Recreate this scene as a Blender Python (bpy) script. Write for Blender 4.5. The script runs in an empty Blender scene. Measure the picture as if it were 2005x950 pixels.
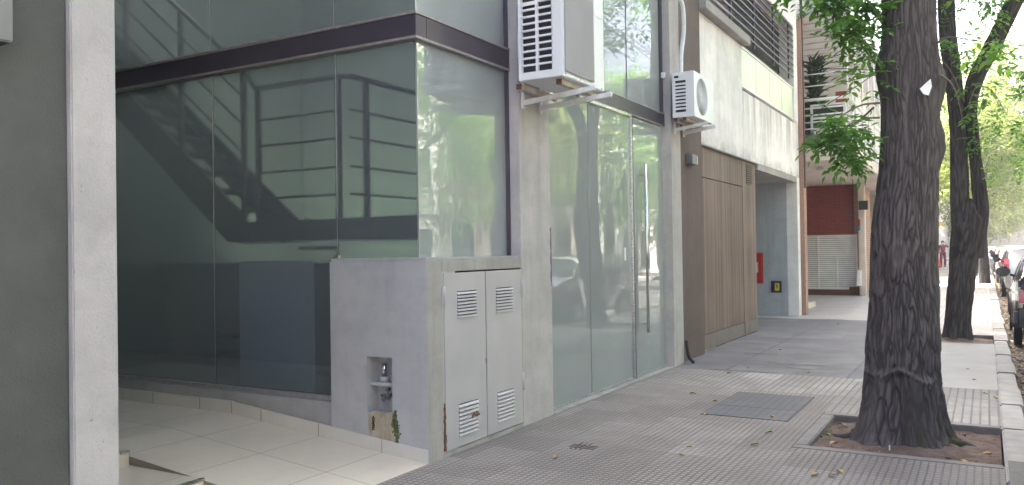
import bpy, bmesh, math, random
import numpy as np
from mathutils import Vector, Matrix, noise
R = math.radians
random.seed(7)
rng = np.random.default_rng(11)
SC = bpy.context.scene
COL = SC.collection

# ------------------------------------------------------------ camera
F, PW, PH = 1600.0, 2005.0, 950.0
cam_d = bpy.data.cameras.new('camera')
cam_d.sensor_width = 36.0
cam_d.lens = 36.0 * F / PW
cam_d.clip_start = 0.05
cam_d.clip_end = 3000
cam = bpy.data.objects.new('camera', cam_d)
COL.objects.link(cam)
yaw, roll, pitch = R(30.1), 0.015, math.atan(17 / 1600.)
fw = Vector((-math.sin(yaw) * math.cos(pitch), math.cos(yaw) * math.cos(pitch), math.sin(pitch)))
rt = Vector((math.cos(yaw), math.sin(yaw), 0))
up = rt.cross(fw)
r2 = math.cos(roll) * rt - math.sin(roll) * up
u2 = math.sin(roll) * rt + math.cos(roll) * up
M3 = Matrix((r2, u2, -fw)).transposed()
cam.matrix_world = Matrix.Translation((0, 0, 1.45)) @ M3.to_4x4()
SC.camera = cam

# ------------------------------------------------------------ light
SUN_EL, SUN_AZ = R(57), math.atan2(-0.80, 0.60)     # azimuth from +Y towards +X; the sun stands ahead and to the left
sdir = Vector((math.sin(SUN_AZ) * math.cos(SUN_EL), math.cos(SUN_AZ) * math.cos(SUN_EL), math.sin(SUN_EL)))
w = bpy.data.worlds.new('World')
SC.world = w
w.use_nodes = True
wn = w.node_tree
bg = wn.nodes['Background']
sky = wn.nodes.new('ShaderNodeTexSky')
sky.sky_type = 'NISHITA'
sky.sun_disc = False
sky.sun_elevation = SUN_EL
sky.sun_rotation = SUN_AZ
sky.air_density = 0.7
sky.dust_density = 8.0
sky.ozone_density = 0.2
wn.links.new(sky.outputs[0], bg.inputs[0])
bg.inputs[1].default_value = 0.15
sl = bpy.data.lights.new('sun', 'SUN')
sl.energy = 4.0
sl.angle = R(0.5)
sl.color = (1.0, 0.95, 0.87)
sun = bpy.data.objects.new('sun', sl)
COL.objects.link(sun)
sun.rotation_euler = (-sdir).to_track_quat('-Z', 'Y').to_euler()
SC.view_settings.view_transform = 'Standard'
SC.view_settings.look = 'None'
SC.view_settings.gamma = 1.0
SC.view_settings.exposure = 3.0
SC.view_settings.use_curve_mapping = False
SC.cycles.max_bounces = 10
SC.cycles.transparent_max_bounces = 24
SC.cycles.transmission_bounces = 8
SC.cycles.diffuse_bounces = 4
SC.cycles.sample_clamp_indirect = 6
SC.cycles.caustics_refractive = True
SC.cycles.caustics_reflective = False

# ------------------------------------------------------------ materials
class NT:
    def __init__(s, name):
        s.m = bpy.data.materials.new(name); s.m.use_nodes = True
        s.t = s.m.node_tree; s.b = s.t.nodes['Principled BSDF']; s.out = s.t.nodes['Material Output']
    def n(s, typ, **k):
        x = s.t.nodes.new('ShaderNode' + typ)
        for a, v in k.items(): setattr(x, a, v)
        return x
    def l(s, a, b): s.t.links.new(a, b)
    def coord(s, scale=(1, 1, 1), world=False):
        if world: o = s.n('NewGeometry').outputs['Position']
        else: o = s.n('TexCoord').outputs['Object']
        mp = s.n('Mapping'); mp.inputs['Scale'].default_value = scale
        s.l(o, mp.inputs[0]); return mp.outputs[0]
    def noise(s, scale, detail=4, rough=.55, co=None, dist=0):
        x = s.n('TexNoise'); x.inputs['Scale'].default_value = scale; x.inputs['Detail'].default_value = detail
        x.inputs['Roughness'].default_value = rough; x.inputs['Distortion'].default_value = dist
        if co is not None: s.l(co, x.inputs['Vector'])
        return x.outputs['Fac']
    def ramp(s, fac, stops):
        x = s.n('ValToRGB'); e = x.color_ramp.elements
        while len(e) < len(stops): e.new(.5)
        for i, (p, c) in enumerate(stops):
            e[i].position = p; e[i].color = (*c, 1) if len(c) == 3 else c
        s.l(fac, x.inputs[0]); return x.outputs[0]
    def math(s, op, a, b=None, c=None, clamp=False):
        x = s.n('Math', operation=op, use_clamp=clamp)
        for i, v in enumerate((a, b, c)):
            if v is None: continue
            if isinstance(v, (int, float)): x.inputs[i].default_value = v
            else: s.l(v, x.inputs[i])
        return x.outputs[0]
    def mix(s, fac, a, b, blend='MIX'):
        x = s.n('Mix', data_type='RGBA', blend_type=blend)
        for i, v in ((0, fac), (6, a), (7, b)):
            if isinstance(v, (int, float)): x.inputs[i].default_value = v
            elif isinstance(v, tuple): x.inputs[i].default_value = (*v, 1)
            else: s.l(v, x.inputs[i])
        return x.outputs[2]
    def bump(s, h, strength=.3, dist=.01):
        x = s.n('Bump'); x.inputs['Strength'].default_value = strength; x.inputs['Distance'].default_value = dist
        s.l(h, x.inputs['Height']); s.l(x.outputs[0], s.b.inputs['Normal'])

def c3(c, k): return tuple(max(0, min(1, v * k)) for v in c)

def surf(name, col, rough=.7, var=.15, scale=3, bump=.0, bscale=80, metal=0, stain=0, stain_col=None, spec=.5, bdist=.004):
    m = NT(name)
    co = m.coord()
    f = m.noise(scale, 6, .6, co)
    base = m.ramp(f, [(.28, c3(col, 1 - var)), (.72, c3(col, 1 + var))])
    if stain:
        st = m.noise(1.0, 5, .65, m.coord((5, 5, .45)))
        k = m.ramp(st, [(.52, (0, 0, 0)), (.72, (1, 1, 1))])
        k = m.math('MULTIPLY', k, stain)
        base = m.mix(k, base, stain_col or c3(col, .45))
    m.l(base, m.b.inputs['Base Color'])
    rr = m.ramp(m.noise(scale * 4, 4, .6, co), [(.3, (rough - .07,) * 3), (.7, (min(1, rough + .07),) * 3)])
    m.l(rr, m.b.inputs['Roughness'])
    m.b.inputs['Metallic'].default_value = metal
    m.b.inputs['Specular IOR Level'].default_value = spec
    if bump:
        h1 = m.noise(bscale, 6, .6, co)
        h2 = m.noise(bscale * .12, 4, .6, co)
        m.bump(m.math('ADD', h1, h2), bump, bdist)
    return m.m

def plain(name, col, rough=.5, metal=0, spec=.5, coat=0, emit=0):
    m = NT(name)
    f = m.noise(9, 4, .6, m.coord())
    m.l(m.ramp(f, [(.3, c3(col, .9)), (.7, c3(col, 1.08))]), m.b.inputs['Base Color'])
    m.b.inputs['Roughness'].default_value = rough
    m.b.inputs['Metallic'].default_value = metal
    m.b.inputs['Specular IOR Level'].default_value = spec
    m.b.inputs['Coat Weight'].default_value = coat
    m.b.inputs['Coat Roughness'].default_value = .04
    if emit:
        m.b.inputs['Emission Color'].default_value = (*col, 1); m.b.inputs['Emission Strength'].default_value = emit
    return m.m

M = {}
def concrete(name, col, grime=.35, speck=.5, bump=.5):
    m = NT(name); co = m.coord()
    big = m.noise(1.6, 6, .62, co, .3)
    base = m.ramp(big, [(.3, c3(col, .82)), (.55, col), (.75, c3(col, 1.1))])
    patch = m.noise(7, 5, .7, co)
    base = m.mix(m.math('MULTIPLY', m.ramp(patch, [(.5, (0, 0, 0)), (.66, (1, 1, 1))]), .35), base, c3(col, .72))
    st = m.noise(1.0, 6, .7, m.coord((7, 7, .5)))
    base = m.mix(m.math('MULTIPLY', m.ramp(st, [(.5, (0, 0, 0)), (.7, (1, 1, 1))]), grime), base, c3(col, .55))
    fine = m.noise(140, 3, .7, co)
    base = m.mix(m.math('MULTIPLY', m.ramp(fine, [(.6, (0, 0, 0)), (.72, (1, 1, 1))]), speck), base, c3(col, .6))
    m.l(base, m.b.inputs['Base Color'])
    m.b.inputs['Roughness'].default_value = .85
    m.b.inputs['Specular IOR Level'].default_value = .3
    pit_ = m.ramp(m.noise(34, 4, .75, co, .8), [(.66, (0, 0, 0)), (.71, (1, 1, 1))])
    base2 = m.mix(m.math('MULTIPLY', pit_, speck), base, c3(col, .62))
    band = m.ramp(m.noise(1, 5, .7, m.coord((.6, .6, 3.2))), [(.5, (0, 0, 0)), (.62, (1, 1, 1))])
    base2 = m.mix(m.math('MULTIPLY', band, .16), base2, c3(col, 1.25))
    m.l(base2, m.b.inputs['Base Color'])
    m.bump(m.math('ADD', m.math('ADD', m.noise(60, 6, .7, co), m.math('MULTIPLY', m.noise(9, 4, .6, co), 1.5)), m.math('MULTIPLY', pit_, -1)), bump, .004)
    return m.m
M['column'] = concrete('light_concrete', (.45, .43, .425), .32, .8, 1.0)
M['block'] = concrete('painted_render', (.385, .385, .395), .22, .3, .5)
M['facade'] = concrete('grey_concrete', (.35, .335, .32), .45, .7, .9)
M['lowwall'] = concrete('low_wall_render', (.33, .325, .325), .3, .3)
M['white_wall'] = concrete('white_render', (.80, .775, .77), .3, .2, .3)
_t = M['white_wall'].node_tree; _b = _t.nodes['Principled BSDF']; _old = _b.inputs['Base Color'].links[0].from_socket
_w = NT('tmp'); bpy.data.materials.remove(_w.m); _w.m = M['white_wall']; _w.t = _t; _w.b = _b
_co = _w.n('TexCoord').outputs['Object']; _s = _w.n('SeparateXYZ'); _w.l(_co, _s.inputs[0])
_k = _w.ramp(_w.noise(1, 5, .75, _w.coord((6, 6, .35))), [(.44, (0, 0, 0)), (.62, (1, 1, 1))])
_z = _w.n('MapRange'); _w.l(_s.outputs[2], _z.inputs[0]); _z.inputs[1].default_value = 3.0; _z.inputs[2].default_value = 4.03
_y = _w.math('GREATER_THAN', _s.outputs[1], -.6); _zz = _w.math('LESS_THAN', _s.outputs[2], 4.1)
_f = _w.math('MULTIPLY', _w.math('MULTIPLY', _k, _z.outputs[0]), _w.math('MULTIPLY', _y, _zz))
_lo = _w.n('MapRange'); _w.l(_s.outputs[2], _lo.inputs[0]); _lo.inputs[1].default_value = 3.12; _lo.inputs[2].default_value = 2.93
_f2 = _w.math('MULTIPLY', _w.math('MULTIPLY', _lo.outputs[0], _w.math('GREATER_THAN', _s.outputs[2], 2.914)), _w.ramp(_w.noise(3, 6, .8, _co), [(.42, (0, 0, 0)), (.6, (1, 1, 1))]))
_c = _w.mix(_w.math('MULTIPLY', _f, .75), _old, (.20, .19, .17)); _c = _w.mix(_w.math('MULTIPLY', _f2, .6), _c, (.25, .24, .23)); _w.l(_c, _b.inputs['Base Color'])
M['niche'] = concrete('bluish_render', (.40, .43, .48), .4, .2, .3)
M['pale'] = concrete('pale_slab', (.80, .78, .76), .12, .1, .2)
M['cream'] = concrete('cream_render', (.62, .55, .48), .2, .2, .2)
M['brownwall'] = concrete('brown_render', (.135, .105, .097), .25, .3, .4)

m = NT('charcoal_stucco'); co = m.coord()
base = m.ramp(m.noise(2.2, 6, .6, co), [(.3, (.086, .089, .083)), (.7, (.122, .125, .116))])
sc = m.noise(5, 8, .85, m.coord((1, 2.2, 9)))
base = m.mix(m.math('MULTIPLY', m.ramp(sc, [(.68, (0, 0, 0)), (.73, (1, 1, 1))]), .35), base, (.35, .35, .34))
m.l(base, m.b.inputs['Base Color']); m.b.inputs['Roughness'].default_value = .8; m.b.inputs['Specular IOR Level'].default_value = .3
m.bump(m.math('ADD', m.noise(90, 6, .75, co), m.noise(28, 5, .7, co, 1.5)), .9, .007)
M['stucco'] = m.m

M['beam'] = surf('dark_painted_steel', (.055, .047, .062), .38, .18, 5, .1, 60, 0)
M['trim'] = surf('worn_trim_metal', (.30, .28, .28), .4, .2, 20, .1, 90, .3)
M['alu'] = surf('brushed_aluminium', (.55, .55, .56), .28, .08, 30, .05, 90, 1)
M['chrome'] = surf('polished_steel', (.62, .61, .60), .14, .05, 30, 0, 80, 1)
M['door_paint'] = surf('grey_metal_paint', (.41, .395, .41), .5, .10, 2.5, .15, 40, 0, .18, (.33, .31, .30))
M['slot'] = plain('dark_void', (.012, .012, .014), .8)
M['rust'] = surf('rusty_steel', (.13, .06, .035), .85, .4, 30, .6, 60)
M['acwhite'] = surf('outdoor_unit_paint', (.74, .75, .78), .4, .04, 4, 0, 80, 0, .12, (.6, .58, .54))
M['acgrille'] = surf('fine_grey_grille', (.40, .39, .41), .5, .06, 4, 0, 80, .2)
M['fin'] = surf('coil_fin', (.05, .05, .055), .5, .5, 60, .5, 120, .3)
M['bracket'] = surf('white_bracket_paint', (.66, .66, .66), .45, .08, 8, .1, 80, 0, .3, (.36, .22, .13))
M['woodrail'] = surf('weathered_support_rail', (.52, .47, .40), .7, .3, 14, .3, 60, 0, .5, (.18, .09, .05))
M['pipe'] = plain('white_insulation_tape', (.62, .64, .67), .55)
M['black'] = plain('black_rubber', (.02, .022, .026), .6)
M['greylamp'] = surf('grey_lamp_metal', (.20, .20, .21), .45, .1, 8, 0, 60, .4)
M['lamp_glass'] = plain('milky_lamp_glass', (.6, .6, .58), .3)
M['red'] = surf('red_enamel', (.45, .030, .025), .35, .12, 8)
M['yellow'] = plain('yellow_plastic', (.65, .52, .03), .4)
M['teal'] = plain('teal_plastic', (.02, .25, .28), .4)
M['blackplate'] = surf('black_plate', (.03, .032, .035), .4, .2, 10)
M['stair'] = surf('stair_steel', (.010, .011, .014), .5, .1, 6)
M['interior'] = surf('interior_plaster', (.30, .33, .33), .85, .08, 1)
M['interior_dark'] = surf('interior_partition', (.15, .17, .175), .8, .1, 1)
M['floor_in'] = surf('interior_floor', (.30, .30, .28), .4, .1, 2)
M['board'] = surf('pale_blue_board', (.80, .86, .90), .6, .08, 3)
M['paper'] = surf('white_paper', (.82, .82, .82), .7, .04, 20)
M['brick_edge'] = surf('pink_brick_edge', (.36, .22, .18), .85, .3, 30, .5, 60)
M['shutter'] = surf('white_shutter_paint', (.84, .81, .80), .5, .1, 4, 0, 60, 0, .2)
M['whitepaint'] = surf('white_gloss_paint', (.80, .79, .78), .4, .04, 6)
M['darkband'] = surf('shadow_grey_render', (.16, .15, .16), .7, .15, 3)  # dark grey of a shadowed parapet, the shade is put into the colour
M['slabgrey'] = surf('grey_soffit_edge', (.42, .44, .47), .7, .1, 2)
M['purple'] = plain('purple_pot', (.20, .10, .38), .4)
M['glassdark'] = plain('dark_window_glass', (.03, .035, .04), .08, 0, .7)
M['redbrown'] = surf('painted_brick_panel', (.30, .07, .05), .7, .15, 20)
M['wire'] = plain('cable_black', (.03, .028, .03), .6)
M['moss'] = surf('moss', (.075, .10, .035), .95, .8, 40, .8, 90)
M['asphalt_patch'] = surf('drain_iron', (.12, .115, .11), .6, .2, 20, .4, 80)
M['awning'] = surf('brown_awning', (.30, .22, .19), .8, .1, 3)

# green milky parapet glass
M['greenglass'] = surf('green_frosted_parapet', (.66, .72, .55), .4, .06, 2)

# frosted glass: a sheer satin film on clear glass
def frosted(name, tint, diff_col, wd, wt, rough):
    m = NT(name); t = m
    m.t.nodes.remove(m.b)
    re = m.n('BsdfRefraction'); re.inputs['IOR'].default_value = 1.04; re.inputs['Roughness'].default_value = rough; re.inputs['Color'].default_value = (*tint, 1)
    di = m.n('BsdfDiffuse')
    co = m.coord()
    m.l(m.ramp(m.noise(1.5, 4, .6, co), [(.3, c3(diff_col, .93)), (.7, c3(diff_col, 1.05))]), di.inputs[0])
    tr = m.n('BsdfTranslucent'); tr.inputs[0].default_value = (*tint, 1)
    gl = m.n('BsdfGlossy'); gl.inputs['Roughness'].default_value = .0; gl.inputs['Color'].default_value = (.95, .98, .97, 1)
    a = m.n('MixShader'); a.inputs[0].default_value = wt; m.l(re.outputs[0], a.inputs[1]); m.l(tr.outputs[0], a.inputs[2])
    b = m.n('MixShader'); b.inputs[0].default_value = wd; m.l(a.outputs[0], b.inputs[1]); m.l(di.outputs[0], b.inputs[2])
    fr = m.n('Fresnel'); fr.inputs[0].default_value = 1.8
    geo = m.n('NewGeometry'); front = m.math('SUBTRACT', 1, geo.outputs['Backfacing'])
    c = m.n('MixShader'); m.l(m.math('MULTIPLY', fr.outputs[0], front), c.inputs[0]); m.l(b.outputs[0], c.inputs[1]); m.l(gl.outputs[0], c.inputs[2])
    # faint ripples of the pane
    bp = m.n('Bump'); bp.inputs['Strength'].default_value = .06; bp.inputs['Distance'].default_value = .004
    m.l(m.noise(2.2, 2, .5, co), bp.inputs['Height']); m.l(bp.outputs[0], gl.inputs['Normal'])
    m.l(c.outputs[0], m.out.inputs[0])
    return m.m
M['frost'] = frosted('satin_film_glass', (.70, .76, .80), (.17, .188, .208), .26, .18, .225)
M['frostdoor'] = frosted('satin_film_door_glass', (.74, .775, .79), (.40, .43, .445), .55, .4, .2)

# brick
def brick(name, c1, c2, mortar, sc=1.0, world_uv='xz'):
    m = NT(name)
    co = m.n('TexCoord').outputs['Object']
    sp = m.n('SeparateXYZ'); m.l(co, sp.inputs[0])
    cb = m.n('CombineXYZ')
    m.l(m.math('ADD', sp.outputs[0], sp.outputs[1]), cb.inputs[0]); m.l(sp.outputs[2], cb.inputs[1])
    b = m.n('TexBrick'); m.l(cb.outputs[0], b.inputs[0])
    b.inputs['Color1'].default_value = (*c1, 1); b.inputs['Color2'].default_value = (*c2, 1); b.inputs['Mortar'].default_value = (*mortar, 1)
    b.inputs['Scale'].default_value = 1; b.inputs['Brick Width'].default_value = .24 * sc; b.inputs['Row Height'].default_value = .075 * sc; b.inputs['Mortar Size'].default_value = .008
    m.l(b.outputs[0], m.b.inputs['Base Color']); m.b.inputs['Roughness'].default_value = .8
    m.bump(b.outputs['Fac'], -.4, .01)
    return m.m
M['brick'] = brick('dark_red_brick', (.30, .070, .056), (.24, .056, .046), (.11, .05, .045))
M['brick2'] = brick('warm_brick', (.40, .20, .13), (.33, .16, .11), (.45, .40, .36))

# wooden slats of the garage door: narrow vertical boards along Y
m = NT('bleached_timber_boards'); co = m.n('TexCoord').outputs['Object']
sp = m.n('SeparateXYZ'); m.l(co, sp.inputs[0])
bid = m.math('FLOOR', m.math('DIVIDE', sp.outputs[1], .052))
wn_ = m.n('TexWhiteNoise', noise_dimensions='1D'); m.l(bid, wn_.inputs['W'])
grain = m.noise(1, 6, .7, m.coord((40, 90, 1.3)))
a = m.ramp(wn_.outputs['Value'], [(0, (.14, .095, .083)), (.5, (.20, .14, .122)), (1, (.28, .205, .18))])
b = m.mix(m.math('MULTIPLY', m.ramp(grain, [(.35, (0, 0, 0)), (.7, (1, 1, 1))]), .55), a, (.10, .075, .06))
big = m.noise(1.2, 3, .5, m.coord((1, 1, .8)))
b = m.mix(m.math('MULTIPLY', m.ramp(big, [(.45, (0, 0, 0)), (.7, (1, 1, 1))]), .3), b, (.36, .28, .245))
gr = m.math('LESS_THAN', m.math('FRACT', m.math('DIVIDE', sp.outputs[1], .052)), .13)
b = m.mix(m.math('MULTIPLY', gr, .75), b, (.05, .038, .032))
m.l(b, m.b.inputs['Base Color']); m.b.inputs['Roughness'].default_value = .62; m.b.inputs['Specular IOR Level'].default_value = .25
m.bump(m.math('ADD', m.math('MULTIPLY', gr, -2), m.math('MULTIPLY', grain, .6)), .5, .004)
M['timber'] = m.m
M['kick'] = surf('dull_metal_kick_plate', (.215, .185, .17), .5, .1, 3, .1, 30, .5, .2)

# pavement tiles
def paving(name, c, gx, gy, sq_lim=None, joint=.4, gdark=.42, cvar=.10, g=.2, dirt=.4, sheen=.62):
    """grooved cement tiles: grooves every gx along X and (if gy) every gy along Y"""
    m = NT(name); pos = m.n('NewGeometry').outputs['Position']
    sp = m.n('SeparateXYZ'); m.l(pos, sp.inputs[0]); x, y = sp.outputs[0], sp.outputs[1]
    ix = m.math('FLOOR', m.math('DIVIDE', x, joint)); iy = m.math('FLOOR', m.math('DIVIDE', y, joint))
    cb = m.n('CombineXYZ'); m.l(ix, cb.inputs[0]); m.l(iy, cb.inputs[1])
    wnn = m.n('TexWhiteNoise', noise_dimensions='2D'); m.l(cb.outputs[0], wnn.inputs['Vector'])
    # slabs laid in batches: larger groups with their own shade
    ix2 = m.math('FLOOR', m.math('DIVIDE', m.math('ADD', x, m.math('MULTIPLY', m.math('FLOOR', m.math('DIVIDE', y, .8)), .4)), 1.2)); iy2 = m.math('FLOOR', m.math('DIVIDE', y, .8))
    cb2 = m.n('CombineXYZ'); m.l(ix2, cb2.inputs[0]); m.l(iy2, cb2.inputs[1]); wn2 = m.n('TexWhiteNoise', noise_dimensions='2D'); m.l(cb2.outputs[0], wn2.inputs['Vector'])
    tone = m.math('ADD', m.math('MULTIPLY', wnn.outputs['Value'], .5), m.math('MULTIPLY', wn2.outputs['Value'], .5))
    base = m.ramp(tone, [(.15, c3(c, 1 - cvar)), (.85, c3(c, 1 + cvar))])
    warm = m.mix(.3, base, (c[0] * 1.05, c[1], c[2] * .88))
    base = m.mix(m.noise(.8, 3, .5, pos), base, warm)
    wob = m.math('MULTIPLY', m.math('SUBTRACT', m.noise(14, 3, .6, pos), .5), .010)
    def line(v, pitch, wdt):
        f = m.math('FRACT', m.math('DIVIDE', m.math('ADD', v, wob), pitch))
        d = m.math('MULTIPLY', m.math('ABSOLUTE', m.math('SUBTRACT', f, .5)), 2)      # 1 at the groove
        k = m.n('MapRange', interpolation_type='SMOOTHSTEP'); m.l(d, k.inputs[0])
        k.inputs[1].default_value = 1 - wdt * 1.5; k.inputs[2].default_value = 1 - wdt * .5
        return k.outputs[0]
    gl = line(x, gx, g)
    if gy:
        gl2 = line(y, gy, g * 1.1)
        if sq_lim is not None:       # squares only on part of the tiles, bars on the others
            lim = m.math('LESS_THAN', m.math('ADD', y, m.math('MULTIPLY', wn2.outputs['Value'], 1.2)), sq_lim)
            gl2 = m.math('MULTIPLY', gl2, m.math('ADD', m.math('MULTIPLY', lim, .8), .2))
        gl = m.math('MAXIMUM', gl, gl2)
    jl = m.math('MAXIMUM', line(x, joint, .022), line(y, joint, .022))
    worn = m.ramp(m.noise(1.7, 5, .6, pos), [(.35, (.45,) * 3), (.6, (1,) * 3)])
    gw = m.math('MULTIPLY', gl, worn)
    base = m.mix(m.math('MULTIPLY', gw, .9), base, c3(c, gdark))
    base = m.mix(m.math('MULTIPLY', jl, .8), base, c3(c, .3))
    d = m.ramp(m.noise(2.6, 7, .7, pos, .6), [(.48, (0, 0, 0)), (.72, (1, 1, 1))])
    base = m.mix(m.math('MULTIPLY', d, dirt), base, c3(c, .55))
    d2 = m.ramp(m.noise(.75, 6, .72, pos, .8), [(.44, (0, 0, 0)), (.58, (1, 1, 1))])
    base = m.mix(m.math('MULTIPLY', d2, .5), base, c3(c, .55))
    gum = m.ramp(m.noise(9, 2, .5, pos), [(.74, (0, 0, 0)), (.755, (1, 1, 1))])
    base = m.mix(m.math('MULTIPLY', gum, .5), base, c3(c, .35))
    spk = m.ramp(m.noise(75, 3, .7, pos), [(.58, (0, 0, 0)), (.72, (1, 1, 1))])
    base = m.mix(m.math('MULTIPLY', spk, .35), base, c3(c, .5))
    m.l(base, m.b.inputs['Base Color']); m.b.inputs['Roughness'].default_value = sheen
    m.b.inputs['Specular IOR Level'].default_value = .4
    h = m.math('ADD', m.math('MULTIPLY', m.math('MAXIMUM', gl, jl), -1), m.math('MULTIPLY', m.noise(50, 4, .7, pos), .35))
    m.bump(h, .6, .006)
    return m.m
M['pave'] = paving('grooved_cement_tiles', (.30, .270, .255), .0444, .0444, 8.2, gdark=.20, g=.27, cvar=.32, dirt=.6)
M['bars'] = paving('bar_grooved_tiles', (.30, .278, .268), .0667, 0, None, gdark=.3, cvar=.28, dirt=.6)
M['farpave'] = paving('pale_bar_tiles', (.47, .44, .42), .0667, 0, None, dirt=.25)  # paler than the near bar tiles, sunlit brightness partly put into the colour
M['slabs'] = paving('smooth_dark_slabs', (.255, .245, .26), 50., 0, None, joint=1.35, cvar=.34, dirt=.7)
M['smooth'] = surf('smooth_cement', (.33, .32, .305), .7, .12, 2.2, .4, 70, 0, 0)
M['pitedge'] = surf('worn_cement_edge', (.21, .195, .185), .8, .2, 5, .5, 60)
M['palefloor'] = surf('pale_terrazzo', (.43, .40, .385), .5, .1, 2, .1, 60)
M['kerb'] = surf('kerb_granite', (.34, .33, .32), .8, .25, 5, .6, 50)
M['plate'] = paving('steel_checker_cover', (.135, .135, .15), .0667, 0, None, joint=5.0, gdark=.65, cvar=.03, g=.15, dirt=.3)

m = NT('asphalt'); pos = m.coord()
base = m.ramp(m.noise(3, 6, .6, pos), [(.3, (.055, .054, .053)), (.7, (.09, .087, .084))])
base = m.mix(m.ramp(m.noise(220, 2, .6, pos), [(.55, (0, 0, 0)), (.75, (.6,) * 3)]), base, (.20, .19, .18))
m.l(base, m.b.inputs['Base Color']); m.b.inputs['Roughness'].default_value = .85
m.bump(m.noise(200, 4, .7, pos), .6, .006)
M['asphalt'] = m.m
m = NT('pit_soil'); pos = m.coord()
base = m.ramp(m.noise(5, 7, .7, pos), [(.3, (.10, .066, .05)), (.55, (.19, .135, .11)), (.75, (.27, .20, .165))])
base = m.mix(m.ramp(m.noise(60, 4, .7, pos), [(.5, (0, 0, 0)), (.7, (.8,) * 3)]), base, (.07, .05, .04))
m.l(base, m.b.inputs['Base Color']); m.b.inputs['Roughness'].default_value = .95
m.bump(m.noise(45, 7, .75, pos), .9, .02)
M['soil'] = m.m
m = NT('cream_floor_tile'); pos = m.n('NewGeometry').outputs['Position']
sp = m.n('SeparateXYZ'); m.l(pos, sp.inputs[0])
def jn(v, off, p=.6, wdt=.006):
    f = m.math('FRACT', m.math('DIVIDE', m.math('ADD', v, off), p))
    return m.math('LESS_THAN', m.math('MULTIPLY', m.math('MINIMUM', f, m.math('SUBTRACT', 1, f)), p), wdt / 2)
j = m.math('MAXIMUM', jn(sp.outputs[0], 3.72 + .6), jn(sp.outputs[1], -3.97 + .6))
ix = m.math('FLOOR', m.math('DIVIDE', m.math('ADD', sp.outputs[0], 4.32), .6)); iy = m.math('FLOOR', m.math('DIVIDE', m.math('ADD', sp.outputs[1], -3.37), .6))
cb = m.n('CombineXYZ'); m.l(ix, cb.inputs[0]); m.l(iy, cb.inputs[1]); wv = m.n('TexWhiteNoise', noise_dimensions='2D'); m.l(cb.outputs[0], wv.inputs['Vector'])
base = m.ramp(wv.outputs['Value'], [(0, (.62, .54, .44)), (1, (.68, .60, .50))])
base = m.mix(m.math('MULTIPLY', m.ramp(m.noise(3, 7, .75, pos), [(.47, (0, 0, 0)), (.7, (1, 1, 1))]), .35), base, (.44, .38, .31))
sp2_ = m.ramp(m.noise(26, 4, .8, pos), [(.66, (0, 0, 0)), (.72, (1, 1, 1))])
base = m.mix(m.math('MULTIPLY', sp2_, .4), base, (.22, .18, .15))
base = m.mix(m.math('MULTIPLY', j, .85), base, (.16, .14, .12))
m.l(base, m.b.inputs['Base Color']); m.b.inputs['Roughness'].default_value = .32
m.bump(m.math('MULTIPLY', j, -1), .3, .002)
M['creamtile'] = m.m
M['skirt'] = surf('cream_skirting', (.55, .53, .48), .35, .08, 4, 0, 60, 0, .15)
M['skirtjoint'] = plain('grout', (.12, .10, .09), .9)

# bark
def bark(name, dark, light, moss=0):
    m = NT(name); co = m.n('TexCoord').outputs['Object']
    at = m.n('Attribute'); at.attribute_name = 'ridge'
    r = at.outputs['Fac']
    n1 = m.noise(1, 6, .7, m.coord((24, 24, 5)), .5)
    f = m.math('ADD', m.math('MULTIPLY', r, .65), m.math('MULTIPLY', n1, .5))
    base = m.ramp(f, [(.22, c3(dark, .62)), (.5, dark), (.92, light)])
    pale = m.ramp(m.noise(1, 4, .6, m.coord((5, 5, 2.2))), [(.6, (0, 0, 0)), (.72, (1, 1, 1))])
    base = m.mix(m.math('MULTIPLY', pale, .35), base, c3(light, 1.25))
    if moss:
        sc_ = m.n('Attribute'); sc_.attribute_name = 'scar'
        base = m.mix(m.math('MULTIPLY', sc_.outputs['Fac'], m.math('ADD', n1, .2)), base, (.22, .19, .175))
        mk = m.ramp(m.noise(1, 5, .7, m.coord((4, 4, 1.3))), [(.5, (0, 0, 0)), (.7, (1, 1, 1))])
        sp_ = m.n('SeparateXYZ'); m.l(co, sp_.inputs[0])
        low = m.n('MapRange'); m.l(sp_.outputs[2], low.inputs[0]); low.inputs[1].default_value = .5; low.inputs[2].default_value = .1
        base = m.mix(m.math('MULTIPLY', m.math('MULTIPLY', mk, low.outputs[0]), moss), base, (.05, .07, .022))
    m.l(base, m.b.inputs['Base Color']); m.b.inputs['Roughness'].default_value = .9; m.b.inputs['Specular IOR Level'].default_value = .25
    m.bump(m.math('ADD', m.noise(1, 7, .75, m.coord((70, 70, 22)), .8), m.math('MULTIPLY', n1, 1.2)), .8, .008)
    return m.m
M['bark'] = bark('furrowed_bark', (.076, .064, .062), (.145, .125, .12), .8)
M['bark2'] = bark('dark_bark', (.048, .042, .043), (.10, .088, .086))
M['twig'] = surf('twig_bark', (.16, .12, .09), .8, .3, 20)

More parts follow.
